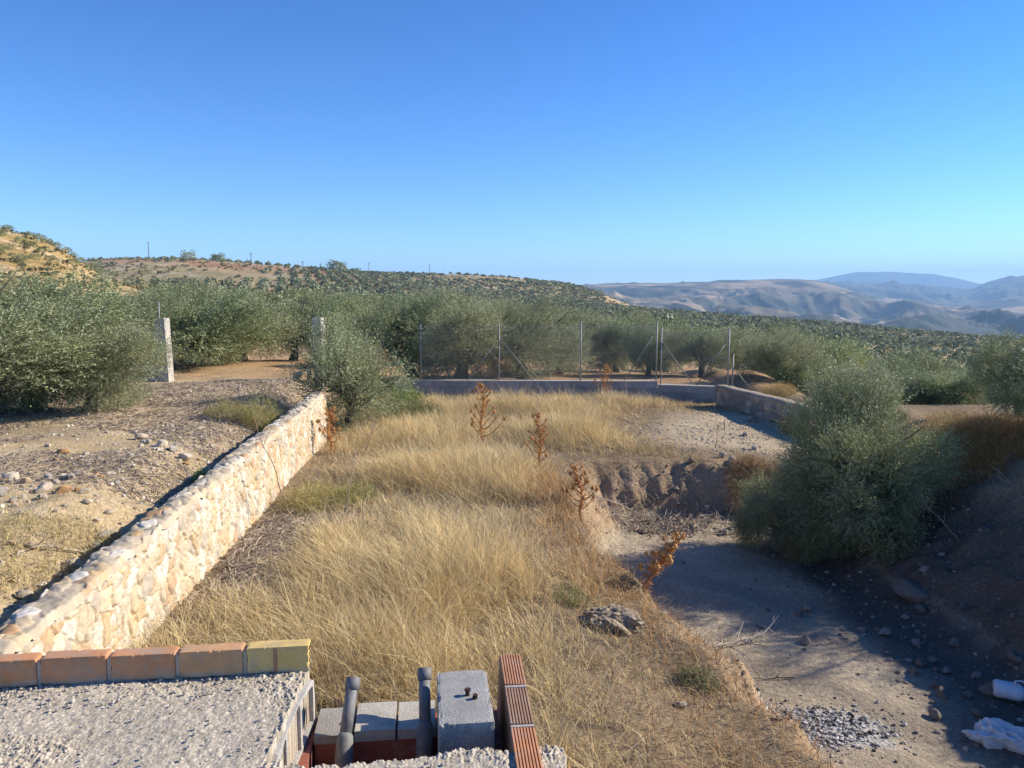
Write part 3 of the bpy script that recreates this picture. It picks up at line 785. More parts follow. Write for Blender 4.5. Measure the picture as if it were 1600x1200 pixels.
# rear fence: block wall, posts, braces, chain link
def zr(x, y): return float(h(np.array([x]), np.array([y]))[0])
FA, FB, FC = D(620, 597, 25.3), D(1027, 592, 25.0), D(1143, 604, 24.3)
def block_wall(name, A, B, top, bot, label, cat, thick=.2, stepc=(.34, .33, .315), group=None, cap=False):
    L = np.hypot(*(B - A)[:2]); n = int(L / .4); ang = math.atan2(B[1] - A[1], B[0] - A[0])
    e = empty(name, (A[0], A[1], 0), ang)
    rg = np.random.default_rng(int(abs(A[0]) * 100)); mb = MB()
    z0 = bot; hh = .2; rows = int(math.ceil((top - z0) / hh)); z = top
    for r in range(rows):
        off = .2 * (r % 2)
        for k in range(n + 1):
            x0 = k * L / n - off; x1 = x0 + L / n - .012
            x0 = max(0, x0); x1 = min(L, x1)
            if x1 - x0 < .03: continue
            c = np.array(stepc) * rg.uniform(.82, 1.15)
            dj = rg.uniform(0, .006)
            mb.box(x0, x1, -thick / 2 - dj, thick / 2 + dj, z - hh + .01, z, c)
        z -= hh
    mb.out('blocks', M_block, e)
    mb = MB(); mb.box(.01, L - .01, -thick / 2 + .012, thick / 2 - .012, z0 - .3, top - .006, np.array(stepc) * .8); mb.out('mortar', M_block, e)
    if cap:
        mb = MB(); mb.box(-.01, L + .01, -thick / 2 - .02, thick / 2 + .02, top + .002, top + .035, (.5, .46, .4)); mb.out('coping', M_conc, e)
    tag(e, label, cat, group); return e
ztop1 = py2z(596, 25.1); ztop2 = py2z(604, 24.6)
block_wall('block_wall', FA, FB, ztop1, -.2, 'low grey concrete block wall carrying the rear fence, long left stretch', 'block wall', cap=True)
block_wall('block_wall', FB + [.03, 0, 0], FC, ztop2, -.2, 'lower stretch of grey block wall at the right corner of the rear fence', 'block wall', cap=True)
def fence_post(px, toppy, botpy, Y, label, braces=()):
    b = D(px, botpy, Y); tpos = D(px, toppy, Y); e = empty('fence_post', b)
    mb = MB(); H_ = tpos[2] - b[2]; mb.tube([(0, 0, -.1), (0, 0, H_)], .023, 8, (.27, .27, .26)); mb.out('post', M_metal, e, True)
    mb = MB(); mb.lathe([(.034, H_), (.034, H_ + .02), (.001, H_ + .035)], 8, None, (.3, .3, .3)); mb.out('post_cap', M_metal, e, True)
    for (x0, y0, x1, y1) in braces:
        p0 = D(x0, y0, Y) - b; p1 = D(x1, y1, Y) - b
        mb = MB(); mb.tube([p0, p1], .016, 7, (.20, .20, .19)); mb.out('brace', M_metal, e, True)
    tag(e, label, 'fence post', 'steel posts of the rear fence')
fence_post(658, 508, 597, 25.25, 'plain steel fence post at the left of the rear wall')
fence_post(780, 506, 596, 25.2, 'steel fence post with two slanting braces in the rear fence', [(772, 538, 730, 595), (783, 530, 834, 595)])
fence_post(907, 504, 595, 25.1, 'plain steel fence post right of the braced one')
fence_post(1025, 504, 595, 25.0, 'steel fence post with a left brace at the step of the rear wall', [(1022, 522, 975, 595)])
fence_post(1032, 514, 603, 24.95, 'steel fence post with a right brace at the step of the rear wall', [(1035, 535, 1084, 602)])
fence_post(1137, 514, 603, 24.5, 'tall steel corner post with a left brace at the right end of the rear fence', [(1135, 535, 1088, 602)])
fence_post(1144, 555, 607, 24.3, 'shorter corner post with a brace running down to the right', [(1147, 575, 1173, 609)])
fence_post(509, 505, 590, 23.4, 'thin steel post beside the second concrete gate post', [(512, 530, 545, 585)])
fence_post(140, 480, 560, 20.5, 'thin steel post among the left olive trees')
fence_post(252, 474, 560, 22.9, 'thin steel post rising behind the first concrete gate post')
def chainlink(A, B, z0, z1, label):
    L = np.hypot(*(B - A)[:2]); ang = math.atan2(B[1] - A[1], B[0] - A[0]); e = empty('chain_link_fence', (A[0], A[1], z0), ang)
    H_ = z1 - z0; V = []; w = .0022; st = .085
    for k in range(int((L + H_) / st)):
        for sg in (1, -1):
            x0 = k * st - H_ if sg > 0 else k * st
            a = np.array([x0, 0.]); b = np.array([x0 + sg * H_, H_])
            # clip to 0..L
            t0, t1 = 0., 1.
            d = b - a
            ta, tb = (0 - a[0]) / d[0], (L - a[0]) / d[0]; ta, tb = min(ta, tb), max(ta, tb)
            t0, t1 = max(t0, ta), min(t1, tb)
            if t1 <= t0: continue
            p, q = a + d * t0, a + d * t1; nrm = np.array([-d[1], d[0]]) / np.linalg.norm(d) * w
            V += [[p[0] - nrm[0], .002 * sg, p[1] - nrm[1]], [q[0] - nrm[0], .002 * sg, q[1] - nrm[1]], [q[0] + nrm[0], .002 * sg, q[1] + nrm[1]], [p[0] + nrm[0], .002 * sg, p[1] + nrm[1]]]
    V = np.array(V); mob('wire_mesh', V, np.arange(len(V)).reshape(-1, 4), M_metal, e, np.ones((len(V), 3)) * .35)
    for zz in (.03, H_ * .5, H_ - .03):
        mb = MB(); mb.tube([(0, .01, zz), (L / 2, .01, zz - .01), (L, .01, zz)], .0025, 4, (.35, .35, .35)); mb.out('tension_wire', M_metal, e)
    tag(e, label, 'fence')
chainlink(D(658, 597, 25.25), D(1025, 595, 25.0), ztop1 + .05, py2z(508, 25.1), 'thin see-through wire mesh between the posts of the long rear fence')
chainlink(D(1032, 603, 24.95), D(1137, 603, 24.5), ztop2 + .05, py2z(517, 24.8), 'thin see-through wire mesh of the short right rear fence panel')

# low stone retaining wall on the right
def low_wall():
    A = D(1122, 609, 23.6)[:2]; B = P(1312, 647, .62)[:2]
    L = np.hypot(*(B - A)); n = int(L / .035); nv = 44
    e = empty('stone_wall', (A[0], A[1], 0), math.atan2(B[1] - A[1], B[0] - A[0]))
    u = np.linspace(0, L, n); prof = [(-.02 - .05 * k / 24, -.3 + .9 * k / 24) for k in range(25)] + [(.0 + .24 * k / 10, .62) for k in range(1, 11)] + [(.25, .62 - .6 * k / 9) for k in range(1, 10)]
    prof = np.array(prof); nv = len(prof)
    U, K = np.meshgrid(u, np.arange(nv), indexing='ij'); S_ = K * .036
    f1, f2, cid = voro(U / .3, S_ / .24, 171, .85); bul = .06 * ss(.03, .3, f2 - f1)
    x = U; y = prof[K, 0] - bul * (K < 25) + .03 * fbm(U * 3, S_ * 3, 3, 172); z = prof[K, 1] + .03 * fbm(U * 2, S_, 3, 173) * (K > 20)
    pal = np.array([[.38, .30, .22], [.30, .24, .19], [.44, .37, .28], [.26, .22, .18]])
    c = pal[(cid * 397).astype(int) % 4]; t = ((K >= 24) & (K < 36))[..., None]
    c = np.where(t, np.array([.32, .27, .2]), c)
    mob('stone_face', np.stack([x, y, z], -1).reshape(-1, 3), grid_faces(n, nv), M_stone, e, c.reshape(-1, 3), True)
    tag(e, 'low dark rubble wall with pale top running from the fence corner to the right', 'stone wall')
low_wall()

# concrete gate posts
def gate_post(px, toppy, Y, w, lean, label, steps=False):
    x = (px - 800) / 1200 * Y / .99; zb = zr(x, Y); H_ = py2z(toppy, Y) - zb
    e = empty('gate_post', (x, Y, zb), rad(-6)); rg = np.random.default_rng(px)
    nz = 24; mb = MB(); z = np.linspace(-.2, H_, nz)
    ring = []
    for zz in z:
        l = lean * max(zz, 0)
        ring += [(-w / 2 + l, -w / 2, zz), (w / 2 + l, -w / 2, zz), (w / 2 + l, w / 2, zz), (-w / 2 + l, w / 2, zz)]
    V = np.array(ring) + rg.normal(0, .0012, (len(ring), 3)); F = [[i * 4 + j, i * 4 + (j + 1) % 4, (i + 1) * 4 + (j + 1) % 4, (i + 1) * 4 + j] for i in range(nz - 1) for j in range(4)] + [[(nz - 1) * 4 + k for k in range(4)]]
    mb.add(V, np.array(F), (.42, .395, .35)); mb.out('column', M_block, e)
    tag(e, label, 'gate post', 'square concrete gate posts')
gate_post(263, 497, 22.8, .30, -.03, 'square concrete gate post with a bright right side, the left one')
gate_post(501, 496, 23.2, .26, 0, 'square concrete gate post behind the olive sapling, the right one')
A = D(222, 575, 22.9); B = D(256, 573, 22.8)
block_wall('block_wall', A - [1.5, 0, 0], B, py2z(568, 22.9), zr(-10.5, 22.9) - .1, 'short grey block wall joining the left gate post, half hidden by olives', 'block wall')

# ------------------------------------------------------------------ rocks
def icos(sub):
    import bmesh
    bm = bmesh.new(); bmesh.ops.create_icosphere(bm, subdivisions=sub, radius=1)
    V = np.array([v.co[:] for v in bm.verts]); F = np.array([[v.index for v in f.verts] for f in bm.faces]); bm.free(); return V, F
IV1, IF1 = icos(1); IV2, IF2 = icos(3)
def rock_mesh(seed, col, flat=.65, name='rock'):
    rg = np.random.default_rng(seed); V = IV2.copy()
    for k in range(14):
        n = unit(rg.normal(size=3)); d = rg.uniform(.45, .85); t = V @ n
        V = V - np.outer(np.maximum(t - d, 0) * .92, n)
    V += V * (.06 * fbm(V[:, 0] * 3 + seed, V[:, 1] * 3 + V[:, 2] * 2, 3, seed))[:, None]
    V += V * (.05 * fbm(V[:, 0] * 9 + seed, V[:, 1] * 9 - V[:, 2] * 8, 3, seed + 9))[:, None]
    V *= [1, rg.uniform(.65, .95), flat]
    return mesh_data(name, V, IF2, M_rock, np.ones((len(V), 3)) * np.array(col) * (1 + .15 * fbm(V[:, 0] * 2, V[:, 1] * 2, 3, seed))[:, None])
ROCKS = [rock_mesh(k, c) for k, c in enumerate([(.55, .48, .36), (.60, .52, .40), (.48, .37, .24), (.55, .46, .36), (.50, .30, .14), (.44, .40, .34)])]
DARKR = [rock_mesh(20 + k, c) for k, c in enumerate([(.26, .22, .18), (.32, .27, .22), (.2, .17, .14)])]
def rock(me, x, y, s, label, group=None, sink=.25, rg=np.random.default_rng(3), zs=1.):
    o = bpy.data.objects.new('rock', me); C.objects.link(o)
    o.location = (x, y, zr(x, y) + s * .65 * zs * (1 - 2 * sink)); o.scale = (s, s, s * zs); o.rotation_euler = (rg.uniform(-.3, .3), rg.uniform(-.3, .3), rg.uniform(0, 6.28))
    return tag(o, label, 'rock', group)
rgk = np.random.default_rng(8)
p = P(472, 590, .9); rock(ROCKS[2], p[0], p[1], .42, 'large tan boulder beside the second concrete gate post', zs=1.0)
for (px, py, s, lb) in [(115, 832, .17, 'pale rock in the rubble with a flat side, left of the dark wall shadow'), (35, 876, .15, 'upright pale rock near the left edge in the yellow weeds'), (163, 797, .19, 'broad white rock at the head of the rubble by the wall'),
                        (130, 760, .12, 'flat pale rock lying above the rubble heap'), (18, 742, .16, 'smooth white rock sunk in the bare patch at the left edge'), (272, 695, .15, 'white rock at the top of the upper rubble heap'), (288, 700, .17, 'pair rock of the upper rubble heap, leaning right'),
                        (232, 683, .12, 'small white rock alone on the dirt above the rubble'), (305, 733, .1, 'orange rock beside the green tuft at the wall shadow')]:
    p = P(px, py, .9); rock(ROCKS[4] if 'orange' in lb else ROCKS[rgk.integers(2)], p[0], p[1], s * .8, lb, rg=rgk)
for k in range(190):                                                # rubble strip along the wall
    py = rgk.uniform(655, 900); t = (py - 640) / 260
    p = P(0, py, .85); yy = p[1]; d = abs(rgk.normal(1.5, .75)) + .55
    x = wall_x(yy) - .36 - d; s = rgk.choice([.035, .05, .07, .095, .13], p=[.26, .28, .22, .15, .09])
    ci = int(rgk.integers(6))
    rock(ROCKS[ci], x, yy, s, 'small %s rock in the rubble strip left of the wall, %s' % (['pale grey', 'cream', 'brown', 'buff', 'orange', 'dark grey'][ci], 'near end' if yy < 9 else 'middle stretch' if yy < 12 else 'far end'), 'rubble rocks along the wall', rg=rgk)
for k, (px, py, s) in enumerate([(1128, 712, .13), (1145, 718, .13), (1175, 656, .2), (1192, 650, .22), (1180, 700, .1), (1080, 718, .1), (1165, 678, .1)]):
    p = P(px, py, 0.05); rock([ROCKS[5], ROCKS[3], DARKR[1]][k % 3], p[0], p[1], s, ['rounded stone on the brink above the dark bank, left one', 'rounded stone on the brink above the dark bank, right one', 'grey boulder on the sand near the low dark wall', 'taller grey boulder touching the low dark wall',
          'small stone on the pale sand', 'small stone at the edge of the dry grass above the bank', 'low grey stone in the middle of the pale sand'][k], rg=rgk)
p = P(1247, 622, .75); rock(ROCKS[0], p[0] + .3, p[1] + .3, .22, 'pale rock perched behind the low dark wall', rg=rgk)
p = P(1425, 895, -.55); rock(DARKR[2], p[0], p[1], .30, 'large dark boulder at the foot of the shaded right bank', rg=rgk, zs=.7, sink=.4)
for k in range(60):
    py = rgk.uniform(900, 1120); f = (py - 880) / 250
    px = 1290 + 300 * f + rgk.normal(30, 90)
    q = P(px, py, -.9)
    rock(DARKR[[0, 1, 2][k % 3]], q[0], q[1], rgk.choice([.03, .045, .07, .1]), 'small %s stone fallen below the shaded right bank, %s' % (['dark brown', 'grey', 'blackish'][k % 3], 'near the canister' if py > 1040 else 'halfway to the boulder' if py > 965 else 'beside the boulder'), 'stones below the right bank', rg=rgk)
for k in range(34):
    x = rgk.uniform(1.4, 4.5); y = 15.15 - rgk.uniform(0, 1.5)
    rock([ROCKS[5], DARKR[1], ROCKS[2]][k % 3], x, y, rgk.choice([.04, .06, .09]), 'small %s stone on the far bank of the hollow, %s' % (['grey', 'dark', 'tan'][k % 3], 'left part' if x < 2.4 else 'middle part' if x < 3.5 else 'right part'), 'stones on the far bank', rg=rgk)
# grey mortar lump on the rim and small stones in the grass
p = P(955, 985, -.15); Vh = icos(5)[0]; hz_ = .5 + .5 * fbm(Vh[:, 0] * 5 + Vh[:, 2] * 3, Vh[:, 1] * 5, 6, 311); Vh = Vh * (.55 + .6 * hz_)[:, None] * [.36, .26, .17]
o = mob('spoil_heap', Vh, icos(5)[1], M_rock, None, np.array([.31, .25, .18]) * (.7 + .5 * hz_)[:, None]); o.location = (p[0], p[1], zr(p[0], p[1]) + .02)
tag(o, 'lumpy grey spoil heap on the rim of the hollow', 'spoil heap')
p = P(1063, 1140, -.4); rock(ROCKS[0], p[0], p[1], .07, 'small pale stone in the short grass near the bottom', rg=rgk)
p = P(1195, 1160, -.7); rock(ROCKS[4], p[0], p[1], .06, 'yellow stone beside the ash heap', rg=rgk)
p = P(1255, 1190, -1); rock(ROCKS[4], p[0], p[1], .1, 'orange brick shard at the bottom beside the ash', rg=rgk)

# gravel: countless small stones
def scatter_stones(name, X, Y, smin, smax, seed, cols, label, zf=None):
    rg = np.random.default_rng(seed); n = len(X); Z = h(X, Y) if zf is None else zf(X, Y)
    s = smin * (smax / smin) ** (rg.uniform(0, 1, n) ** 2.2)
    V = IV1[None] * (1 + .35 * rg.uniform(-1, 1, (n, len(IV1), 1))) * s[:, None, None] * np.array([1, 1, .7])
    V = V + np.stack([X, Y, Z + s * .25], -1)[:, None]
    F = (IF1[None] + (np.arange(n) * len(IV1))[:, None, None]).reshape(-1, 3)
    c = np.array(cols)[rg.integers(0, len(cols), n)] * rg.uniform(.75, 1.2, (n, 1))
    o = mob(name, V.reshape(-1, 3), F, M_rock, col=np.repeat(c, len(IV1), 0))
    return tag(o, label, 'gravel', kind='stuff')
rg = np.random.default_rng(21); n = 7500
Yg = rg.uniform(4, 22, n); Xg = wall_x(Yg) - .4 - np.abs(rg.normal(0, 2.6, n)); k = vnoise(Xg * .8, Yg * .8, 33) + .5 * vnoise(Xg * 3, Yg * 3, 34) > .62
scatter_stones('gravel', Xg[k], Yg[k], .012, .045, 22, [(.55, .48, .37), (.48, .38, .26), (.6, .55, .46), (.42, .36, .29)], 'small stones and gravel strewn over the dirt left of the wall')
n = 3800; X_ = rg.uniform(1, 8.4, n); Y_ = rg.uniform(5, 15.3, n); z_ = h(X_, Y_); k = inpoly(X_, Y_, PIT) & ((z_ > -.9) | (rg.uniform(0, 1, n) < .2) | (X_ > 4.2))
scatter_stones('gravel', X_[k], Y_[k], .008, .04, 23, [(.26, .21, .16), (.36, .31, .25), (.2, .16, .13)], 'small stones on the banks and floor of the hollow')
n = 1500; X_ = rg.normal(5.2, 1.8, n); Y_ = rg.normal(18.4, 1.6, n); k = (Y_ > 15.8) & (Y_ < 23.5) & (X_ < 7.0)
scatter_stones('gravel', X_[k], Y_[k], .012, .04, 24, [(.5, .44, .36), (.42, .37, .3)], 'small stones on the pale sandy patch')

# ------------------------------------------------------------------ grass
def blades(X, Y, Hh, lean_dir, lean, width, col, seed, seg=3, Zf=None, curl=1.):
    rg = np.random.default_rng(seed); n = len(X); Z = (h(X, Y) if Zf is None else Zf) - .01
    t = np.linspace(0, 1, seg + 1)
    d = np.stack([np.cos(lean_dir), np.sin(lean_dir)], -1)
    a2 = lean_dir + np.pi / 2 + rg.normal(0, .9, n); sd = np.stack([np.cos(a2), np.sin(a2)], -1)
    horiz = Hh[:, None] * lean[:, None] * (t[None] * .45 + t[None] ** 2 * .8 * curl)
    up = Hh[:, None] * (t[None] - .30 * lean[:, None] * t[None] ** 2)
    cx = X[:, None] + d[:, 0:1] * horiz; cyy = Y[:, None] + d[:, 1:2] * horiz; cz = Z[:, None] + up
    w = width[:, None] * .5 * (1 - .75 * t[None])
    Vl = np.stack([cx - sd[:, 0:1] * w, cyy - sd[:, 1:2] * w, cz], -1); Vr = np.stack([cx + sd[:, 0:1] * w, cyy + sd[:, 1:2] * w, cz], -1)
    V = np.stack([Vl, Vr], 2).reshape(n, -1, 3)
    m = 2 * (seg + 1); b = (np.arange(n) * m)[:, None, None]
    q = np.array([[2 * k, 2 * k + 1, 2 * k + 3, 2 * k + 2] for k in range(seg)])[None]
    return V.reshape(-1, 3), (b + q).reshape(-1, 4), np.repeat(col, m, 0)
TALL = []
for (px, py, rx, ry, a) in [(700, 900, 1.6, 1.5, 1), (620, 850, 1.3, 1.3, .9), (450, 965, 1.1, .8, .75), (600, 1010, 1.7, .8, .85), (760, 1000, 1.0, .9, .8), (690, 745, 1.6, 2.0, 1), (780, 730, 1.2, 1.8, .9),
                            (660, 675, 2.0, 2.2, .95), (930, 672, 2.4, 1.7, 1), (850, 640, 3, 2, .95), (740, 640, 3, 1.8, .9), (1010, 690, 1, 1, .7), (950, 630, 2, 1.5, .8), (900, 1120, .7, .8, .55), (300, 1000, .8, .8, .7), (560, 760, .9, 1.2, .55), (820, 780, .8, 1, .7), (860, 1060, .6, .5, .7)]:
    q = P(px, py, .15); TALL.append((q[0], q[1], rx, ry, a))
BARE = []
for (px, py, rx, ry, a) in [(425, 870, .38, .6, .8), (640, 780, .55, .5, .75), (490, 760, .5, .8, .5), (930, 960, .6, .6, .9), (470, 700, .6, 1.5, .5), (860, 880, .35, .9, .6), (870, 720, .7, .5, .8), (780, 800, 1.2, .35, .6), (1000, 1080, .5, .8, .5)]:
    q = P(px, py, 0); BARE.append((q[0], q[1], rx, ry, a))
def tallness(x, y):
    t = 0
    for (a, b, rx, ry, k) in TALL: t = np.maximum(t, k * np.exp(-(((x - a) / rx) ** 2 + ((y - b) / ry) ** 2) ** 1.5 * .6))
    for (a, b, rx, ry, k) in BARE: t = t * (1 - k * np.exp(-((x - a) / rx) ** 2 - ((y - b) / ry) ** 2))
    return np.clip(t * (.40 + .65 * vnoise(x * 1.3, y * 1.3, 201) + .45 * vnoise(x * 3.1, y * 3.1, 211)), 0, 1.15)
def build_grass():
    rg = np.random.default_rng(31)
    # tussocks
    sp = .105
    gx, gy = np.meshgrid(np.arange(-5.2, 8.2, sp), np.arange(4.0, 24.9, sp))
    gx = gx.ravel() + rg.uniform(-.09, .09, gx.size); gy = gy.ravel() + rg.uniform(-.09, .09, gy.size)
    ins = inpoly(gx, gy, PIT); k = (gx > wall_x(gy) + .12) | (gy > 18.2)
    k &= ~ins & (gx < 7.0)
    sandy = ss(.95, .7, np.hypot((gx - 5.9) / 3.2, (gy - 18.8) / 4.0) + .22 * fbm(gx, gy, 3, 202))
    k &= rg.uniform(0, 1, gx.size) > sandy * .93
    gx, gy = gx[k], gy[k]
    T = tallness(gx, gy)
    T = np.where((gy > 19.5) & (gx < 3), np.maximum(T, .35), T)
    T = T * (1 - .85 * ss(1.3, .95, np.hypot((gx - 5.9) / 3.2, (gy - 18.8) / 4.0)))
    k = rg.uniform(0, 1, len(gx)) < .45 + .6 * T
    gx, gy, T = gx[k], gy[k], T[k]
    print('tussocks', len(gx))
    nb = (9 + 20 * T * np.clip(11 / gy, .65, 1.25)).astype(int)
    i = np.repeat(np.arange(len(gx)), nb); n = len(i)
    ck = rg.uniform(.55, 1.3, len(gx)); cshade = rg.uniform(.75, 1.18, len(gx)); cdir = fbm(gx * .35, gy * .35, 2, 203) * 4 + 2.6 + rg.normal(0, .5, len(gx))
    r_ = np.abs(rg.normal(0, .055, n)); a_ = rg.uniform(0, 2 * np.pi, n)
    X = gx[i] + r_ * np.cos(a_); Y = gy[i] + r_ * np.sin(a_)
    Ti = T[i]
    Hh = (.08 + .44 * Ti) * ck[i] * rg.uniform(.45, 1.25, n)
    tall = rg.uniform(0, 1, n) < .08 * Ti; Hh = np.where(tall, Hh * 1.35, Hh)
    use = rg.uniform(0, 1, n) < .28
    ld = np.where(use, cdir[i] + rg.normal(0, .6, n), a_)
    lean = rg.uniform(.1, 1.0, n) ** .9 * (1.2 - .35 * Ti) + (rg.uniform(0, 1, n) < .07) * 1.0
    wd = rg.uniform(.0035, .0075, n) * (.8 + .045 * gy[i])
    gold = np.array([.73, .55, .25]); pale = np.array([.85, .715, .43]); brn = np.array([.34, .245, .14]); gry = np.array([.30, .265, .215]); orr = np.array([.46, .27, .11])
    u = rg.uniform(0, 1, n)[:, None]; c = gold * (1 - u) + pale * u
    patch = ss(.1, .6, fbm(X * .7, Y * .7, 3, 204))
    q = (rg.uniform(0, 1, n) < .10 + .5 * (1 - np.clip(Ti * 1.3, 0, 1)))[:, None]
    c = np.where(q, np.where((rg.uniform(0, 1, n) < .5)[:, None], brn, gry), c)
    edge = ss(1.1, .2, dpoly(X, Y, RIM_L)) * ss(14.5, 13, Y)
    q = (rg.uniform(0, 1, n) < edge * .65)[:, None]; c = np.where(q, orr * rg.uniform(.8, 1.5, n)[:, None], c)
    c = c * (1 - .18 * patch[:, None]) * (rg.uniform(.82, 1.15, n) * cshade[i])[:, None]
    V, F, cc = blades(X, Y, Hh, ld, lean, wd, c, 32)
    # litter: flattened straw over all the plot
    m = 90000; X = rg.uniform(-5, 7.4, m); Y = 4 + 20.8 * rg.uniform(0, 1, m) ** 1.35
    k = ((X > wall_x(Y) + .08) | (Y > 18)) & ~inpoly(X, Y, PIT); k &= rg.uniform(0, 1, m) < 1 - .93 * ss(1., .7, np.hypot((X - 5.9) / 3.2, (Y - 18.8) / 4.0))
    X, Y = X[k], Y[k]; m = len(X)
    c = np.array([[.42, .33, .2], [.36, .3, .22], [.52, .43, .27], [.3, .22, .14]])[rg.integers(0, 4, m)] * rg.uniform(.8, 1.2, m)[:, None]
    Hl = rg.uniform(.03, .10, m)
    V2, F2, c2 = blades(X, Y, Hl, rg.uniform(0, 6.28, m), rg.uniform(1, 3.2, m), rg.uniform(.004, .008, m) * (.7 + .04 * Y), c, 33, seg=2, curl=.5)
    # weeds on the banks of the hollow and on its right rim
    m = 70000; X = rg.uniform(-.6, 9.6, m); Y = rg.uniform(4.5, 16.5, m); z = h(X, Y)
    dl = dpoly(X, Y, RIM_L); dr = dpoly(X, Y, RIM_R); ins = inpoly(X, Y, PIT)
    pr = np.where(ins, ss(.95, .0, dl) * np.where(Y > 14, .3, .9), ss(1.5, .1, dl) * .75 * (Y < 14)) + np.where(ins, ss(2.4, 0, dr) * .12, ss(1.6, .1, dr) * .95 * (X > 7))
    pr = pr * ss(.2, .7, vnoise(X * 1.8, Y * 1.8, 206) + .25)
    k = (rg.uniform(0, 1, m) < pr) & (z > -.93); X, Y, dr_, ins_ = X[k], Y[k], dr[k], ins[k]; m = len(X)
    c = np.array([[.52, .30, .13], [.56, .42, .22], [.42, .24, .11], [.35, .28, .18]])[rg.integers(0, 4, m)] * rg.uniform(.8, 1.2, m)[:, None]
    Hb = rg.uniform(.06, .26, m) * np.where((X > 7.2), 1.25, .9)
    V3, F3, c3 = blades(X, Y, Hb, rg.uniform(0, 6.28, m), rg.uniform(.2, 1.1, m), rg.uniform(.005, .011, m), c, 34)
    n1 = len(V); n2 = n1 + len(V2)
    o = mob('dry_grass', np.vstack([V, V2, V3]), [np.vstack([F, F2 + n1, F3 + n2])], M_grass, col=np.vstack([cc, c2, c3]))
    tag(o, 'tall dry golden grass filling the plot between the stone wall and the hollow', 'dry grass', kind='stuff')
    # left terrace weeds
    m = 60000; X = rg.uniform(-14, -3.6, m); Y = rg.uniform(4, 25, m)
    pr = ss(.35, .75, vnoise(X * .55, Y * .55, 207) * .6 + .4 * vnoise(X * 2.5, Y * 2.5, 208)) * (.25 + .9 * ss(11, 7, Y))
    k = (X < wall_x(Y) - .45) & (rg.uniform(0, 1, m) < pr); X, Y = X[k], Y[k]; m = len(X)
    c = np.array([[.56, .45, .24], [.50, .42, .20], [.42, .36, .16], [.58, .49, .32]])[rg.integers(0, 4, m)] * rg.uniform(.8, 1.2, m)[:, None]
    V, F, cc = blades(X, Y, rg.uniform(.04, .17, m), rg.uniform(0, 6.28, m), rg.uniform(.3, 1.3, m), rg.uniform(.004, .009, m), c, 35)
    o = mob('dry_weeds', V, F, M_grass, col=cc)
    tag(o, 'sparse yellowish weeds over the stony dirt left of the wall', 'weeds', kind='stuff')
build_grass()

def litter(name, X, Y, lmin, lmax, w, cols, seed, label, lift=.02):
    rg = np.random.default_rng(seed); n = len(X); a = rg.uniform(0, np.pi, n); L = rg.uniform(lmin, lmax, n) / 2
    dx, dy = np.cos(a) * L, np.sin(a) * L
    P0 = np.stack([X - dx, Y - dy, h(X - dx, Y - dy) + rg.uniform(0, lift, n)], -1); P1 = np.stack([X + dx, Y + dy, h(X + dx, Y + dy) + rg.uniform(0, lift * 2, n)], -1)
    Pm = (P0 + P1) / 2 + rg.normal(0, .012, (n, 3)) + [0, 0, .008]
    s = np.stack([-np.sin(a), np.cos(a), np.zeros(n)], -1) * w; u = np.array([0, 0, w])
    V = np.stack([P0 - s, P0 + s, P0 + u, Pm - s, Pm + s, Pm + u, P1 - s * .4, P1 + s * .4, P1 + u * .4], 1)
    b = (np.arange(n) * 9)[:, None, None]
    q = np.array([[k + i, k + j, k + 3 + j, k + 3 + i] for k in (0, 3) for i, j in ((0, 1), (1, 2), (2, 0))])[None]
    c = np.array(cols)[rg.integers(0, len(cols), n)] * rg.uniform(.7, 1.25, (n, 1))
    o = mob(name, V.reshape(-1, 3), (b + q).reshape(-1, 4), M_twig, col=np.repeat(c, 9, 0))
    return tag(o, label, 'twigs', kind='stuff')
rg = np.random.default_rng(41); n = 30000
Y_ = rg.uniform(10, 22.5, n); X_ = rg.uniform(-14, -4.2, n)
k = (X_ < wall_x(Y_) - .6) & (vnoise(X_ * .4, Y_ * .8, 42) * .7 + .3 * vnoise(X_ * 2, Y_ * 2, 43) > .42)
litter('twig_litter', X_[k], Y_[k], .06, .28, .006, [(.34, .27, .20), (.25, .20, .16), (.44, .36, .26), (.18, .14, .11)], 44, 'greyish pruned twig litter spread over the dirt track on the left')
n = 5000; q = P(430, 860, 0); X_ = rg.normal(q[0] + .3, .8, n); Y_ = rg.normal(q[1], 1.3, n); k = X_ > wall_x(Y_) + .1
q2 = P(960, 800, -1)
X_ = np.concatenate([X_[k], rg.normal(2.6, 1.0, 900)]); Y_ = np.concatenate([Y_[k], rg.normal(14.1, .3, 900)])
litter('twig_litter', X_, Y_, .08, .35, .006, [(.22, .16, .12), (.3, .25, .2), (.46, .39, .3)], 45, 'dark dead twigs and stalks matted beside the right side of the wall and under the bank', lift=.06)

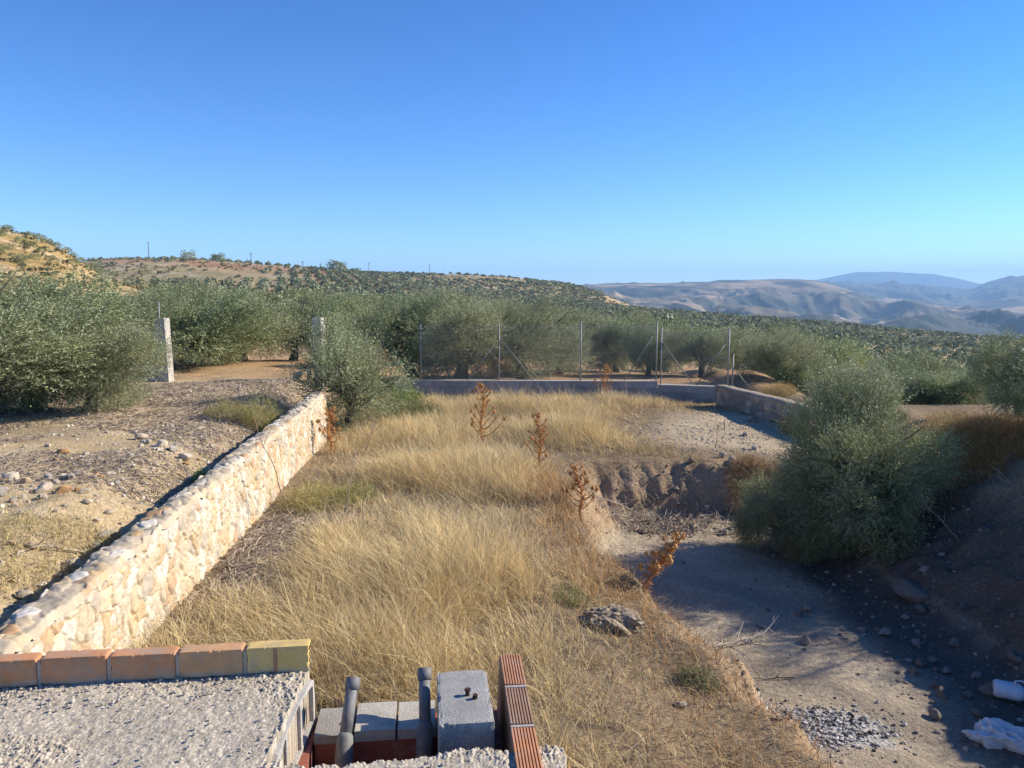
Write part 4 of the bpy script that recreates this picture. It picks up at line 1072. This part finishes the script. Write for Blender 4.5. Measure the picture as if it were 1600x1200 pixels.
# ------------------------------------------------------------------ thistles, stalks, dead branches, green weeds
def thistle(px, botpy, toppy, z, label, seed, lean=0., full=1.):
    q = P(px, botpy, z); Y = q[1]; H_ = max(.4, (botpy - toppy) / 1200 * Y * 1.02); rg = np.random.default_rng(seed)
    e = empty('thistle', (q[0], q[1], zr(q[0], q[1]))); col = np.array([.45, .215, .08])
    mb = MB(); n = 9; t = np.linspace(0, 1, n); H_ += max(0, q[2] - zr(q[0], q[1]))
    pts = np.stack([(lean + rg.uniform(-.12, .12)) * t ** 1.5 + .03 * np.sin(t * 9 + seed), .02 * np.cos(t * 7 + seed), t * H_], -1); mb.tube(pts, .02 * (1.2 - .8 * t), 6, col)
    heads = [pts[-1]]; 
    nbr = int(34 * full)
    for k in range(nbr):
        if rg.uniform() < .1: continue
        f = .25 + .72 * k / nbr; b = np.array([np.interp(f, t, pts[:, i]) for i in range(3)]); a = k * 2.4 + rg.uniform(-.4, .4)
        L = (.26 * (1 - f) + .07) * rg.uniform(.35, 1.35) * H_ / 1.1
        d = np.array([math.cos(a), math.sin(a), 0]); tt = np.linspace(0, 1, 5)[:, None]
        pp = b + d * L * tt * 1.1 + np.array([0, 0, 1]) * (L * (.15 * tt + .75 * tt ** 2)); mb.tube(pp, .011 * (1 - .5 * tt[:, 0]), 4, col)
        heads.append(pp[-1])
        for m_ in range(3):
            s0 = pp[1 + m_]; e_ = s0 + unit(rg.normal(size=3) + d * .5) * .05; mb.tube([s0, e_], [.007, .002], 3, col * 1.2)
    for k in range(130):
        f = rg.uniform(.03, .98); b = np.array([np.interp(f, t, pts[:, i]) for i in range(3)]); mb.tube([b, b + unit(rg.normal(size=3) * [1, 1, .4]) * rg.uniform(.04, .12)], [.007, .002], 3, col)
    mb.out('stem', M_twig, e)
    for p_ in heads:
        hb = MB(); r = rg.uniform(.022, .04); V = IV1 * r * rg.uniform(.8, 1.1, (len(IV1), 1)) * [1, 1, 1.2] + p_; hb.add(V, IF1, np.array([.48, .25, .09]) * rg.uniform(.7, 1.3))
        for k in range(14):
            d = unit(rg.normal(size=3) + [0, 0, .6]); hb.tube([p_ + d * r * .5, p_ + d * r * 2.1], [.006, .001], 3, np.array([.52, .31, .13]), cap=False)
        hb.out('flower_head', M_twig, e)
    tag(e, label, 'thistle', 'dry orange thistles')
thistle(753, 712, 604, .0, 'tallest dry orange thistle standing in the golden grass', 1)
thistle(845, 745, 646, .0, 'slim dry orange thistle right of the tallest one', 2, full=.8)
thistle(910, 792, 728, -.05, 'dry orange thistle at the corner of the far bank', 3, full=.7)
thistle(1008, 935, 842, -.3, 'dry orange thistle leaning over the shaded floor of the hollow', 4, lean=.32, full=.8)
thistle(943, 628, 572, .0, 'dry orange thistle far back in front of the fence wall', 5, full=.7)
thistle(516, 712, 640, .0, 'rusty dry thistle against the end of the stone wall', 6, full=.8)
thistle(447, 735, 670, .0, 'faint dry thistle in front of the sunlit wall face', 7, full=.6)

def branchy(name, base, tip, r, seed, nb, bl, label, cat, col, up=.3, sub=3):
    rg = np.random.default_rng(seed); e = empty(name, base); base = np.array(base); v = np.array(tip) - base; mb = MB(); t = np.linspace(0, 1, 9)
    pts = np.outer(t, v) + np.cumsum(rg.normal(0, np.linalg.norm(v) * .012, (9, 3)), 0); pts[0] = 0; mb.tube(pts, r * (1 - .7 * t), 6, col)
    for k in range(nb):
        f = rg.uniform(.25, 1); b = np.array([np.interp(f, t, pts[:, i]) for i in range(3)]); d = unit(unit(v) * .9 + rg.normal(size=3) * .6 + [0, 0, up]); L = bl * rg.uniform(.5, 1.2)
        tt = np.linspace(0, 1, 5)[:, None]; pp = b + d * L * tt + rg.normal(0, L * .12, 3) * tt ** 2; mb.tube(pp, r * .4 * (1 - .7 * tt[:, 0]), 4, col)
        for s in range(sub):
            b2 = pp[rg.integers(1, 4)]; mb.tube([b2, b2 + unit(d + rg.normal(size=3) * .7) * L * .4], [r * .2, r * .08], 3, col)
    mb.out('stems', M_twig, e); return tag(e, label, cat)
fz = lambda px, py, z: P(px, py, z)
a = P(1075, 985, -.75); b = P(1190, 962, -.72); a[2] = zr(a[0], a[1]) + .03; b[2] = zr(b[0], b[1]) + .14
branchy('dead_branch', a, b, .02, 3, 16, .35, 'bleached dead branch lying across the floor of the hollow', 'branch', (.52, .45, .36), up=.15)
a = P(925, 818, -.95); b = P(1025, 812, -.9); a[2] = zr(a[0], a[1]) + .1; b[2] = zr(b[0], b[1]) + .14
branchy('dead_branch', a, b, .018, 5, 8, .3, 'pale dead branch at the foot of the far bank', 'branch', (.46, .40, .32), up=.2)
a = P(1240, 1060, -1); b = P(1150, 1058, -.95); a[2] = zr(a[0], a[1]) + .02; b[2] = zr(b[0], b[1]) + .03
branchy('dead_branch', a, b, .009, 6, 2, .2, 'thin dark twig lying on the sandy floor of the hollow', 'branch', (.16, .12, .10), up=0)
a = P(400, 892, 0); b = P(505, 852, .05); a[2] = zr(a[0], a[1]) + .05; b[2] = zr(b[0], b[1]) + .12
branchy('dead_branch', a, b, .014, 7, 4, .25, 'pale dry stick lying between the wall and the tall grass', 'branch', (.56, .48, .36), up=.1)
a = P(160, 812, .9); b = P(40, 835, .9); a[2] = zr(a[0], a[1]) + .05; b[2] = zr(b[0], b[1]) + .06
branchy('dead_branch', a, b, .02, 8, 5, .3, 'dry stick lying in the stones left of the wall', 'branch', (.42, .36, .28), up=.1)
q = P(537, 815, 0); t_ = D(563, 668, q[1]); branchy('dry_stalk', (q[0], q[1], zr(q[0], q[1])), t_, .011, 9, 5, .22, 'tall thin pale stalk rising beside the wall from the grass', 'stalk', (.44, .37, .27), up=.5)
q = P(566, 720, 0); t_ = D(590, 650, q[1]); branchy('dry_stalk', (q[0], q[1], zr(q[0], q[1])), t_, .012, 10, 10, .4, 'brown branching stalk in front of the olive sapling', 'stalk', (.32, .25, .18), up=.6)
q = P(1118, 700, 0); t_ = D(1124, 658, q[1]); branchy('dry_stalk', (q[0], q[1], zr(q[0], q[1])), t_, .01, 12, 4, .2, 'thin brown stalk on the pale sand above the bank', 'stalk', (.3, .2, .13), up=.6)
q = P(1131, 672, 0); t_ = D(1131, 653, q[1]); branchy('dry_stalk', (q[0], q[1], zr(q[0], q[1])), t_, .016, 13, 1, .1, 'short thick stub on the pale sand', 'stalk', (.28, .2, .13), up=.6)
q = P(462, 800, 0.1); t_ = D(405, 660, q[1] - 1.2); branchy('dry_stalk', (q[0], q[1], zr(q[0], q[1])), t_, .012, 14, 3, .2, 'brown stalk leaning across the stone wall', 'stalk', (.34, .24, .17), up=.3)
for k, (px, py) in enumerate([(1500, 800), (1555, 730), (1598, 810)]):
    q = P(px, py, 0.2); branchy('dry_stalk', (q[0], q[1], zr(q[0], q[1])), (q[0] - .5, q[1] - .1, zr(q[0], q[1]) + .45), .01, 30 + k, 7, .4,
      ['tangled dry stalk on the shaded right bank', 'dry stalk at the top of the right bank', 'dry stalk at the right edge of the shaded bank'][k], 'stalk', (.33, .25, .17), up=.3)

def weed(px, py, z, H_, R_, n, col, label, seed, name='weed', cat='weed', w=.006, group=None):
    q = P(px, py, z); rg = np.random.default_rng(seed)
    a = rg.uniform(0, 2 * np.pi, n); r = R_ * np.sqrt(rg.uniform(0, 1, n)); X = q[0] + r * np.cos(a); Y = q[1] + r * np.sin(a)
    Hh = H_ * rg.uniform(.4, 1.1, n) * (1.1 - .6 * (r / R_) ** 2)
    c = np.array(col) * rg.uniform(.6, 1.35, (n, 1)) * (1 + rg.normal(0, .06, (n, 3)))
    V, F, cc = blades(X, Y, Hh, a + rg.normal(0, .7, n), rg.uniform(.1, .7, n), np.full(n, w), c, seed)
    V -= [q[0], q[1], 0]
    zb = zr(q[0], q[1]); V[:, 2] -= zb
    e = empty(name, (q[0], q[1], zb)); o = mob('leaves', V, F, M_grass, e, cc)
    # feathery side leaves
    m = n * 5; k = rg.integers(0, n, m); t = rg.uniform(.35, 1, m); p = np.stack([X[k] - q[0], Y[k] - q[1], Hh[k] * t * .95 + h(X[k], Y[k]) - zb], -1) + rg.normal(0, .03, (m, 3))
    d = unit(rg.normal(size=(m, 3)) + [0, 0, .8]); s = unit(np.cross(d, rg.normal(size=(m, 3))))
    V, F = leaf_quads(p, d, s, rg.uniform(.04, .09, m), np.full(m, w * 1.3)); mob('sprigs', V, F, M_grass, e, np.repeat(np.array(col) * rg.uniform(.7, 1.4, (m, 1)), 4, 0))
    return tag(e, label, cat, group)
weed(412, 652, .85, 1.0, .36, 420, (.40, .36, .13), 'yellow-green feathery weed on the dirt beside the stone wall', 1)
weed(632, 640, .05, .85, .55, 1500, (.20, .28, .05), 'bright green feathery weed right of the olive sapling', 2)
weed(640, 655, .05, .7, .9, 1500, (.15, .18, .07), 'dull green undergrowth at the foot of the bright green weed', 12)
weed(500, 790, 0, .42, .6, 600, (.42, .37, .15), 'low yellow-green bush between the stone wall and the tall grass', 3)
weed(560, 785, 0, .35, .35, 350, (.34, .33, .12), 'small green tuft beside the tall thin stalk', 4)
weed(320, 728, .8, .3, .16, 250, (.22, .28, .08), 'small green tuft at the edge of the wall shadow', 5)
weed(360, 650, .85, .4, .5, 500, (.38, .33, .15), 'straw-coloured tuft left of the yellow-green weed', 6)
weed(80, 840, .85, .2, 1.0, 1100, (.50, .41, .2), 'low yellow weed patch among the stones at the left', 7)
weed(60, 960, .8, .25, .6, 1300, (.47, .38, .2), 'dry tuft in the lower left corner above the wall shadow', 8)
weed(890, 950, -.1, .12, .2, 110, (.3, .31, .12), 'tiny green tuft left of the grey spoil heap', 9)
weed(1090, 1105, -.45, .12, .2, 150, (.2, .2, .1), 'dark green tuft in the short grass above the ash', 10)
weed(1290, 655, .5, .6, .5, 900, (.44, .27, .10), 'orange dry grass clump against the low dark wall', 11)
weed(1290, 628, .75, .7, 1.0, 2200, (.42, .24, .09), 'rusty dry weeds behind the low dark wall', 13)
weed(1545, 705, .75, .42, 1.0, 2400, (.42, .24, .09), 'rusty dry weeds on the top of the right bank', 14)
weed(1600, 700, .8, .4, .9, 2000, (.38, .21, .08), 'rusty dry weeds at the right edge on top of the bank', 15)
weed(1345, 650, .6, .5, 1.0, 2000, (.40, .29, .12), 'brown dry weeds behind the slender olive top', 18)
weed(1470, 690, .8, .45, .9, 2000, (.44, .33, .15), 'straw and rust weeds on the bank right of the big bush', 19)
weed(1200, 612, .5, .45, .8, 1500, (.42, .31, .13), 'dry weeds growing behind the low dark wall near the fence corner', 20)
weed(1250, 660, .15, .5, .5, 800, (.50, .38, .18), 'pale dry grass clump in front of the low dark wall', 16)
weed(1185, 740, -.1, .35, .6, 1400, (.36, .25, .13), 'brown dry tussock at the right end of the far bank', 17)

# ------------------------------------------------------------------ rubbish in the hollow
q = P(1578, 1092, -1.0); zc = zr(q[0], q[1]) + .11
e = empty('plastic_canister', (q[0], q[1], zc), rad(-28)); e.scale = (1, 1, 1)
def lying(V): return np.stack([V[:, 2] - .16, V[:, 0] * 1.15, V[:, 1] * .85], -1)
mb = MB(); mb.lathe([(.001, 0), (.08, 0), (.1, .015), (.105, .05), (.102, .1), (.105, .11), (.102, .12), (.105, .2), (.1, .25), (.06, .29), (.03, .305), (.03, .33), (.001, .33)], 18, lying, (.75, .78, .8)); mb.out('body', M_plastic, e, True)
mb = MB(); mb.lathe([(.034, .325), (.034, .35), (.001, .352)], 14, lying, (.75, .78, .82)); mb.out('cap', M_plastic, e, True)
mb = MB(); mb.tube([(.03, -.05, .09), (.03, -.03, .13), (.1, 0, .135), (.14, .01, .08)], .009, 6, (.75, .78, .8)); mb.out('handle', M_plastic, e, True)
tag(e, 'white plastic canister lying at the foot of the bank, lower right', 'canister')
q = P(1568, 1160, -1.0); zc = zr(q[0], q[1])
V = IV2.copy(); U, Vv = icos(5); V = U
f = ridged(V[:, 0] * 3.5 + V[:, 2] * 2, V[:, 1] * 3.5, 5, 301); g_ = fbm(V[:, 0] * 2, V[:, 1] * 2 + V[:, 2], 2, 302); V = V * (.45 + .62 * f + .45 * g_)[:, None]; V = V * [.30, .17, .13]; V[:, 2] = np.maximum(V[:, 2] + .06, -.01)
o = mob('plastic_bag', V, Vv, M_plastic, None, np.ones((len(V), 3)) * np.array([.72, .74, .74])); o.location = (q[0], q[1], zc); o.rotation_euler = (0, 0, rad(-18))
tag(o, 'crumpled white plastic bag lying on the sandy floor, lower right corner', 'plastic bag')
# ash heap lumps
n = 2600; rg = np.random.default_rng(50); X_ = rg.normal(ASH[0], .36, n); Y_ = rg.normal(ASH[1], .2, n)
o = scatter_stones('ash_heap', X_, Y_, .004, .026, 51, [(.06, .06, .06), (.42, .41, .39), (.15, .145, .14), (.58, .56, .53), (.46, .44, .41)], 'black and grey ash of a burnt heap on the floor of the hollow'); o['category'] = 'ash'

# ------------------------------------------------------------------ unfinished building edge in the foreground
TA = rad(6.5)
B0 = empty('building_parapet', (-.735, 2.65, 1.95), TA)
tag(B0, 'gravelly concrete edge of an unfinished building, topped with a row of bricks', 'building')
def slab():
    x = np.concatenate([np.arange(-1.9, -1.15, .008), np.arange(-1.15, .9, .0032)]); y = np.concatenate([np.arange(-1.25, -.7, .01), np.arange(-.7, .03, .0035)])
    X, Y = np.meshgrid(x, y, indexing='ij')
    edge = -.53 + .03 * fbm(X * 6, Y * 0, 3, 401) + .02 * fbm(X * 25, Y * 25, 2, 402)
    op = (X > .0 + .088 * np.minimum(Y, 0) + .012 * fbm(Y * 9, X * 0, 3, 403)) & (Y > edge)
    right = X > .83 + .02 * fbm(Y * 12, X * 0, 3, 404)
    f1, f2, cid = voro(X / .0115, Y / .0115, 405, .95); g1, g2, gid = voro(X / .021 + 9, Y / .021, 406, .95)
    cover = ss(.0, .5, fbm(X * 2.5 + 3, Y * 5, 3, 407) + .5 * ss(-.25, -.02, Y) * (X < 0) + .6 * ss(-.62, -.5, Y) * (X > -.05))
    agg = .0055 * ss(.02, .5, f2 - f1) * (.5 + cid) + cover * .007 * ss(.03, .45, g2 - g1) * (gid > .55)
    z = .010 + .010 * fbm(X * 3, Y * 3, 3, 408) + agg * (.25 + .55 * cover) + .003 * fbm(X * 60, Y * 60, 2, 409) - .012
    # haunch of concrete rising on to the vault block edge
    z = z + .0
    z = np.where(X < 0, z, z - .02)
    z = np.where(op | right, -.62 + .02 * fbm(X * 8, Y * 8, 3, 410), z)
    a = np.array([.50, .44, .34]); b = np.array([.44, .39, .305]); d = np.array([.57, .51, .415])
    c = np.where((cid > .66)[..., None], d, np.where((cid < .33)[..., None], b, a)) * (1 + .10 * fbm(X * 4, Y * 4, 3, 411))[..., None]
    crack = ss(.03, .0, np.abs(fbm(X * 2.2, Y * 2.2 + 5, 3, 412)))[..., None] * .25
    c = c * (1 - .3 * (1 - ss(.0, .35, f2 - f1)))[..., None] * (1 - crack)
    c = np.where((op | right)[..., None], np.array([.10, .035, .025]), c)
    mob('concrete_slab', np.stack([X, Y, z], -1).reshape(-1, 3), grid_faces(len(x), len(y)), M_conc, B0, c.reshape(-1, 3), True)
slab()
# loose grit on the slab
rg = np.random.default_rng(60); n = 2000
X_ = rg.uniform(-1.6, .8, n); Y_ = np.where(rg.uniform(0, 1, n) < .45, -np.abs(rg.normal(0, .10, n)) - .005, rg.uniform(-.75, -.01, n))
k = (X_ < -.02) | (Y_ < -.56); X_, Y_ = X_[k], Y_[k]; n = len(X_); s = .002 + .0055 * rg.uniform(0, 1, n) ** 3
V = IV1[None] * (1 + .35 * rg.uniform(-1, 1, (n, len(IV1), 1))) * s[:, None, None] * [1, 1, .7] + np.stack([X_, Y_, .004 + s * .3 - .02 * (X_ > 0)], -1)[:, None]
F = (IF1[None] + (np.arange(n) * len(IV1))[:, None, None]).reshape(-1, 3); c = np.array([[.56, .51, .43], [.46, .42, .35], [.38, .36, .33]])[rg.integers(0, 3, n)]
g = mob('grit', V.reshape(-1, 3), F, M_rock, B0, np.repeat(c, len(IV1), 0)); g['kind'] = 'stuff'
# brick curb
curb = empty('brick_curb', (0, 0, 0)); curb.parent = B0
def bev_box(x0, x1, y0, y1, z0, z1, b, chip=.005, seed=0):
    """box with slightly worn, chipped arrises"""
    c0 = np.array([x0, y0, z0], float); sz = np.array([x1 - x0, y1 - y0, z1 - z0]); st = .006
    Vs = []; Fs = []; n0 = 0
    for ax in range(3):
        a, b_ = [q for q in range(3) if q != ax]
        na, nb_ = [int(max(3, min(40, sz[q] / st))) for q in (a, b_)]
        ga, gb = np.meshgrid(np.linspace(0, 1, na), np.linspace(0, 1, nb_), indexing='ij')
        for side in (0, 1):
            P_ = np.zeros((na * nb_, 3)); P_[:, a] = ga.ravel() * sz[a]; P_[:, b_] = gb.ravel() * sz[b_]; P_[:, ax] = side * sz[ax]
            f = grid_faces(na, nb_)
            if (side == 1) == (ax == 1): f = f[:, ::-1]
            Vs.append(P_); Fs.append(f + n0); n0 += len(P_)
    V = np.vstack(Vs); F = np.vstack(Fs)
    d = np.minimum(V, sz - V); ds = np.sort(d, 1); e = ds[:, 1]                       # distance to the nearest arris
    w = V + c0; nz = fbm(w[:, 0] * 45 + w[:, 2] * 31 + seed * 7, w[:, 1] * 45 - w[:, 2] * 27, 4, 600 + seed)
    amt = (b * .5 + chip * np.clip(nz * 2.2 - .35, 0, 1)) * np.clip(1 - e / (b * 2 + .004), 0, 1) + .0006 * nz
    dirc = np.sign(sz / 2 - V) * (d < b * 2 + .004)
    return c0 + V + dirc * amt[:, None], [F]
bc = [(.62, .45, .17), (.52, .30, .15), (.50, .245, .12), (.50, .25, .13), (.52, .25, .12), (.50, .26, .14), (.5, .25, .13)]
Lb = .232; x1 = .0
for k in range(7):
    xa = x1 - Lb + .014
    V, F = bev_box(xa, x1, .0, .062, .002, .102 - .002 * (k % 3), .003, .0035, k)
    c = np.ones((len(V), 3)) * np.array(bc[k]); sm = ss(.05, .4, fbm(V[:, 0] * 14, V[:, 2] * 25 + V[:, 1] * 20, 4, 610 + k))[:, None]
    c = c * (1 - .4 * sm) + np.array([.33, .27, .2]) * .4 * sm
    dirt = ss(.03, .0, V[:, 2] + .012 * fbm(V[:, 0] * 30, V[:, 1] * 30, 3, 620))[:, None]; c = c * (1 - .7 * dirt) + np.array([.4, .37, .31]) * .7 * dirt
    o = mob('brick', V, F, M_brick, curb, c)
    if k == 0: o['label'] = 'yellow end brick'
    if k == 0:
        mb = MB(); mb.box(-.125, -.110, -.0012, .0, .006, .098, (.36, .2, .12)); mb.out('stain', M_brick, o)
        mb = MB()
        for a in range(4):
            for b_ in range(2): mb.box(-.001, .0015, .010 + b_ * .026, .028 + b_ * .026, .012 + a * .022, .026 + a * .022, (.1, .07, .04))
        mb.out('holes', M_brick, o)
    x1 = xa - .014
mb = MB()
x1 = .0
for k in range(7):
    mb = MB(); xa = x1 - Lb + .014; mb.box(xa - .0135, xa - .0005, .006, .056, .0, .088, (.43, .375, .30)); x1 = xa - .014
    mb.out('mortar', M_conc, curb)
# vault block: outline with three openings, extruded
def prism(outer, holes, x0, x1, mat, name, parent, col):
    import bmesh
    from mathutils.geometry import tessellate_polygon
    from mathutils import Vector
    polys = [outer] + holes
    pts = [p for pl in polys for p in pl]
    tris = tessellate_polygon([[Vector((p[0], p[1], 0)) for p in pl] for pl in polys])
    n = len(pts); V = [(x0, p[0], p[1]) for p in pts] + [(x1, p[0], p[1]) for p in pts]
    F3 = [[a, b, c] for a, b, c in tris] + [[n + c, n + b, n + a] for a, b, c in tris]; F4 = []; o = 0
    for pl in polys:
        m = len(pl)
        for i in range(m): j = (i + 1) % m; F4.append([o + i, o + j, n + o + j, n + o + i])
        o += m
    V = np.array(V)
    ob = mob(name, V, [np.array(F3), np.array(F4)], mat, parent, np.ones((len(V), 3)) * np.array(col))
    return ob
outer = [(.015, -.20), (.022, -.10), (.012, -.035), (-.02, -.02), (-.20, -.012), (-.36, -.016), (-.46, -.03), (-.53, -.09), (-.535, -.20)]
def arch(y0, y1, top0, top1, bot): return [(y0, bot), (y0, top0 - .01), (y0 - .012, top0), (y1 + .012, top1), (y1, top1 - .01), (y1, bot)]
holes = [arch(-.003, -.165, -.045, -.022, -.185), arch(-.185, -.345, -.018, -.022, -.185), arch(-.365, -.505, -.03, -.10, -.185)]
vb = prism(outer, holes, -.24, .012, M_block, 'vault_block', B0, (.46, .445, .42)); vb.rotation_euler = (0, 0, rad(-5)); vb['label'] = 'hollow concrete vault block with three openings facing right'
# ledge at the back of the opening, red brick lining, body of the building
mb = MB(); rgl = np.random.default_rng(70)
mb.box(.028, .16, -.125, .06, -.205, -.175, (.33, .31, .28)); mb.box(.168, .31, -.125, .065, -.205, -.165, (.5, .47, .40)); mb.box(.318, .452, -.125, .062, -.205, -.168, (.49, .46, .40))  # left ledge block coloured darker to stand for the shadow on it
mb.out('rear_blocks', M_block, B0)
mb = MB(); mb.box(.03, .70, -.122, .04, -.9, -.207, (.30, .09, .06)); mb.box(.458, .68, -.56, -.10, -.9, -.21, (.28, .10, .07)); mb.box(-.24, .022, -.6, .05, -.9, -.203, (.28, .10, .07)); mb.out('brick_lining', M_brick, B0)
mb = MB(); mb.box(-1.9, .98, -1.25, .055, -1.98, -.64, (.45, .42, .37)); mb.box(-1.9, -.245, -1.2, .05, -.64, -.03, (.45, .42, .37)); mb.box(.0, .8, -1.2, -.58, -.64, -.06, (.45, .42, .37)); mb.out('walls', M_conc, B0)
# loose grey block lying on the edge
e = empty('concrete_block', tuple(np.array([-.735, 2.65, 1.95]) + np.array([.549 * math.cos(TA) + .225 * math.sin(TA), .549 * math.sin(TA) - .225 * math.cos(TA), -.205])), TA)
V, F = bev_box(-.09, .09, -.178, .175, 0, .207, .004, .012, 9); mob('body', V, F, M_block, e, np.ones((len(V), 3)) * np.array([.36, .355, .34]))
mb = MB(); mb.tube([(.012, -.005, .205), (.012, -.005, .226)], .0075, 8, (.06, .03, .025)); mb.tube([(.012, -.005, .224), (.012, -.005, .230)], .011, 8, (.06, .03, .025)); mb.out('bolt', M_bark, e)
mb = MB(); mb.tube([(.035, -.03, .205), (.037, -.032, .222)], .0085, 8, (.06, .03, .025)); mb.out('bolt', M_bark, e)
tag(e, 'grey concrete block with two rusty bolts on top, between the pipe and the red bricks', 'concrete block')
# red ribbed bricks on edge
RB = empty('hollow_bricks', tuple(np.array([-.735, 2.65, 1.95]) + np.array([.735 * math.cos(TA), .735 * math.sin(TA), 0])), TA - rad(1.5))
tag(RB, 'row of red ribbed hollow bricks set on edge, right of the grey block', 'hollow bricks')
yy = .035
for k, c in enumerate([(.44, .225, .13), (.33, .2, .135), (.52, .25, .13), (.5, .24, .13)]):
    mb = MB(); nr = 8; w = .078 / nr
    prof = []
    for r in range(nr):
        x0 = -.039 + r * w
        prof += [(x0, -.006), (x0 + w * .25, 0.), (x0 + w * .75, 0.), (x0 + w, -.006)]
    prof = [(-.039, -.26)] + prof + [(.039, -.26)]
    n = len(prof); y0, y1 = yy - .226, yy
    V = np.array([(p[0], y0, p[1]) for p in prof] + [(p[0], y1, p[1]) for p in prof])
    cols = np.array([np.array(c) * (.55 if abs(p[1] + .006) < 1e-6 else 1.) for p in prof] * 2)
    F = np.array([[i, i + n, (i + 1) % n + n, (i + 1) % n] for i in range(n)])
    mb.add(V, F, cols)
    # end walls as fans
    for s_i, off in ((0, 0), (1, n)):
        ctr = len(V)
        Vc = np.vstack([V[off:off + n], [[0, y0 if s_i == 0 else y1, -.13]]]); Ff = [[i, (i + 1) % n, n] if s_i == 0 else [(i + 1) % n, i, n] for i in range(n)]
        mb.add(Vc, np.array(Ff), c)
    o = mb.out('brick', M_brick, RB); o.rotation_euler = (0, rad([3, 2, 1, 1][k]), 0); o.location.z = [.012, .006, .0, -.004][k]
    mb = MB(); mb.box(-.037, .037, y0 - .0125, y0 - .0005, -.2, -.004 + [.012, .006, 0, 0][k], (.40, .37, .34)); 
    if k < 3: mb.out('mortar', M_conc, RB)
    yy = y0 - .013
# two grey pipes
for k, (tx, ty, lb) in enumerate([(.150, -.02, 'grey pipe with a flared elbow, left of the two sticking out of the opening'), (.425, .02, 'grey pipe beside the loose block, right of the two sticking out of the opening')]):
    w0 = np.array([-.735, 2.65, 1.95]); R2 = np.array([[math.cos(TA), -math.sin(TA)], [math.sin(TA), math.cos(TA)]])
    b = R2 @ np.array([tx - .01, ty - .24]); e = empty('drain_pipe', (w0[0] + b[0], w0[1] + b[1], 1.95 - .5), TA)
    col = (.17, .175, .18)
    top = np.array([[.02, .0][k], .215, .485]); mid = np.array([0, .10, .34]); low = np.array([-.006, .05, .22]); bot = np.array([0, -.01, .0])
    mb = MB(); mb.tube([top, mid * .5 + top * .5, mid], .021, 16, col); mb.out('pipe', M_pipe, e, True)
    d = unit(top - mid); mb = MB(); mb.tube([top - d * .035, top - d * .033, top + d * .006, top + d * .008], [.021, .026, .026, .023], 16, (.15, .15, .155)); mb.out('collar', M_pipe, e, True)
    mb = MB(); mb.tube([mid + d * .01, mid, mid * .6 + low * .4, low, low * .5 + bot * .5, bot], [.022, .028, .031, .030, .024, .022], 16, (.16, .17, .165)); mb.out('elbow', M_pipe, e, True)
    tag(e, lb, 'pipe', 'grey drain pipes in the opening')

# ------------------------------------------------------------------ haze
mh = bpy.data.materials.new('air_haze'); mh.use_nodes = True; t = mh.node_tree; t.nodes.remove(t.nodes['Principled BSDF'])
pv = t.nodes.new('ShaderNodeVolumePrincipled'); pv.inputs['Color'].default_value = (.38, .65, 1.0, 1); pv.inputs['Density'].default_value = .000115; pv.inputs['Anisotropy'].default_value = .0
t.links.new(pv.outputs[0], t.nodes['Material Output'].inputs['Volume'])
mb = MB(); mb.box(-16000, 16000, -3000, 15500, -900, 560); hz = mb.out('haze', mh)
tag(hz, 'thin blue air haze over the far hills', 'haze', kind='stuff')
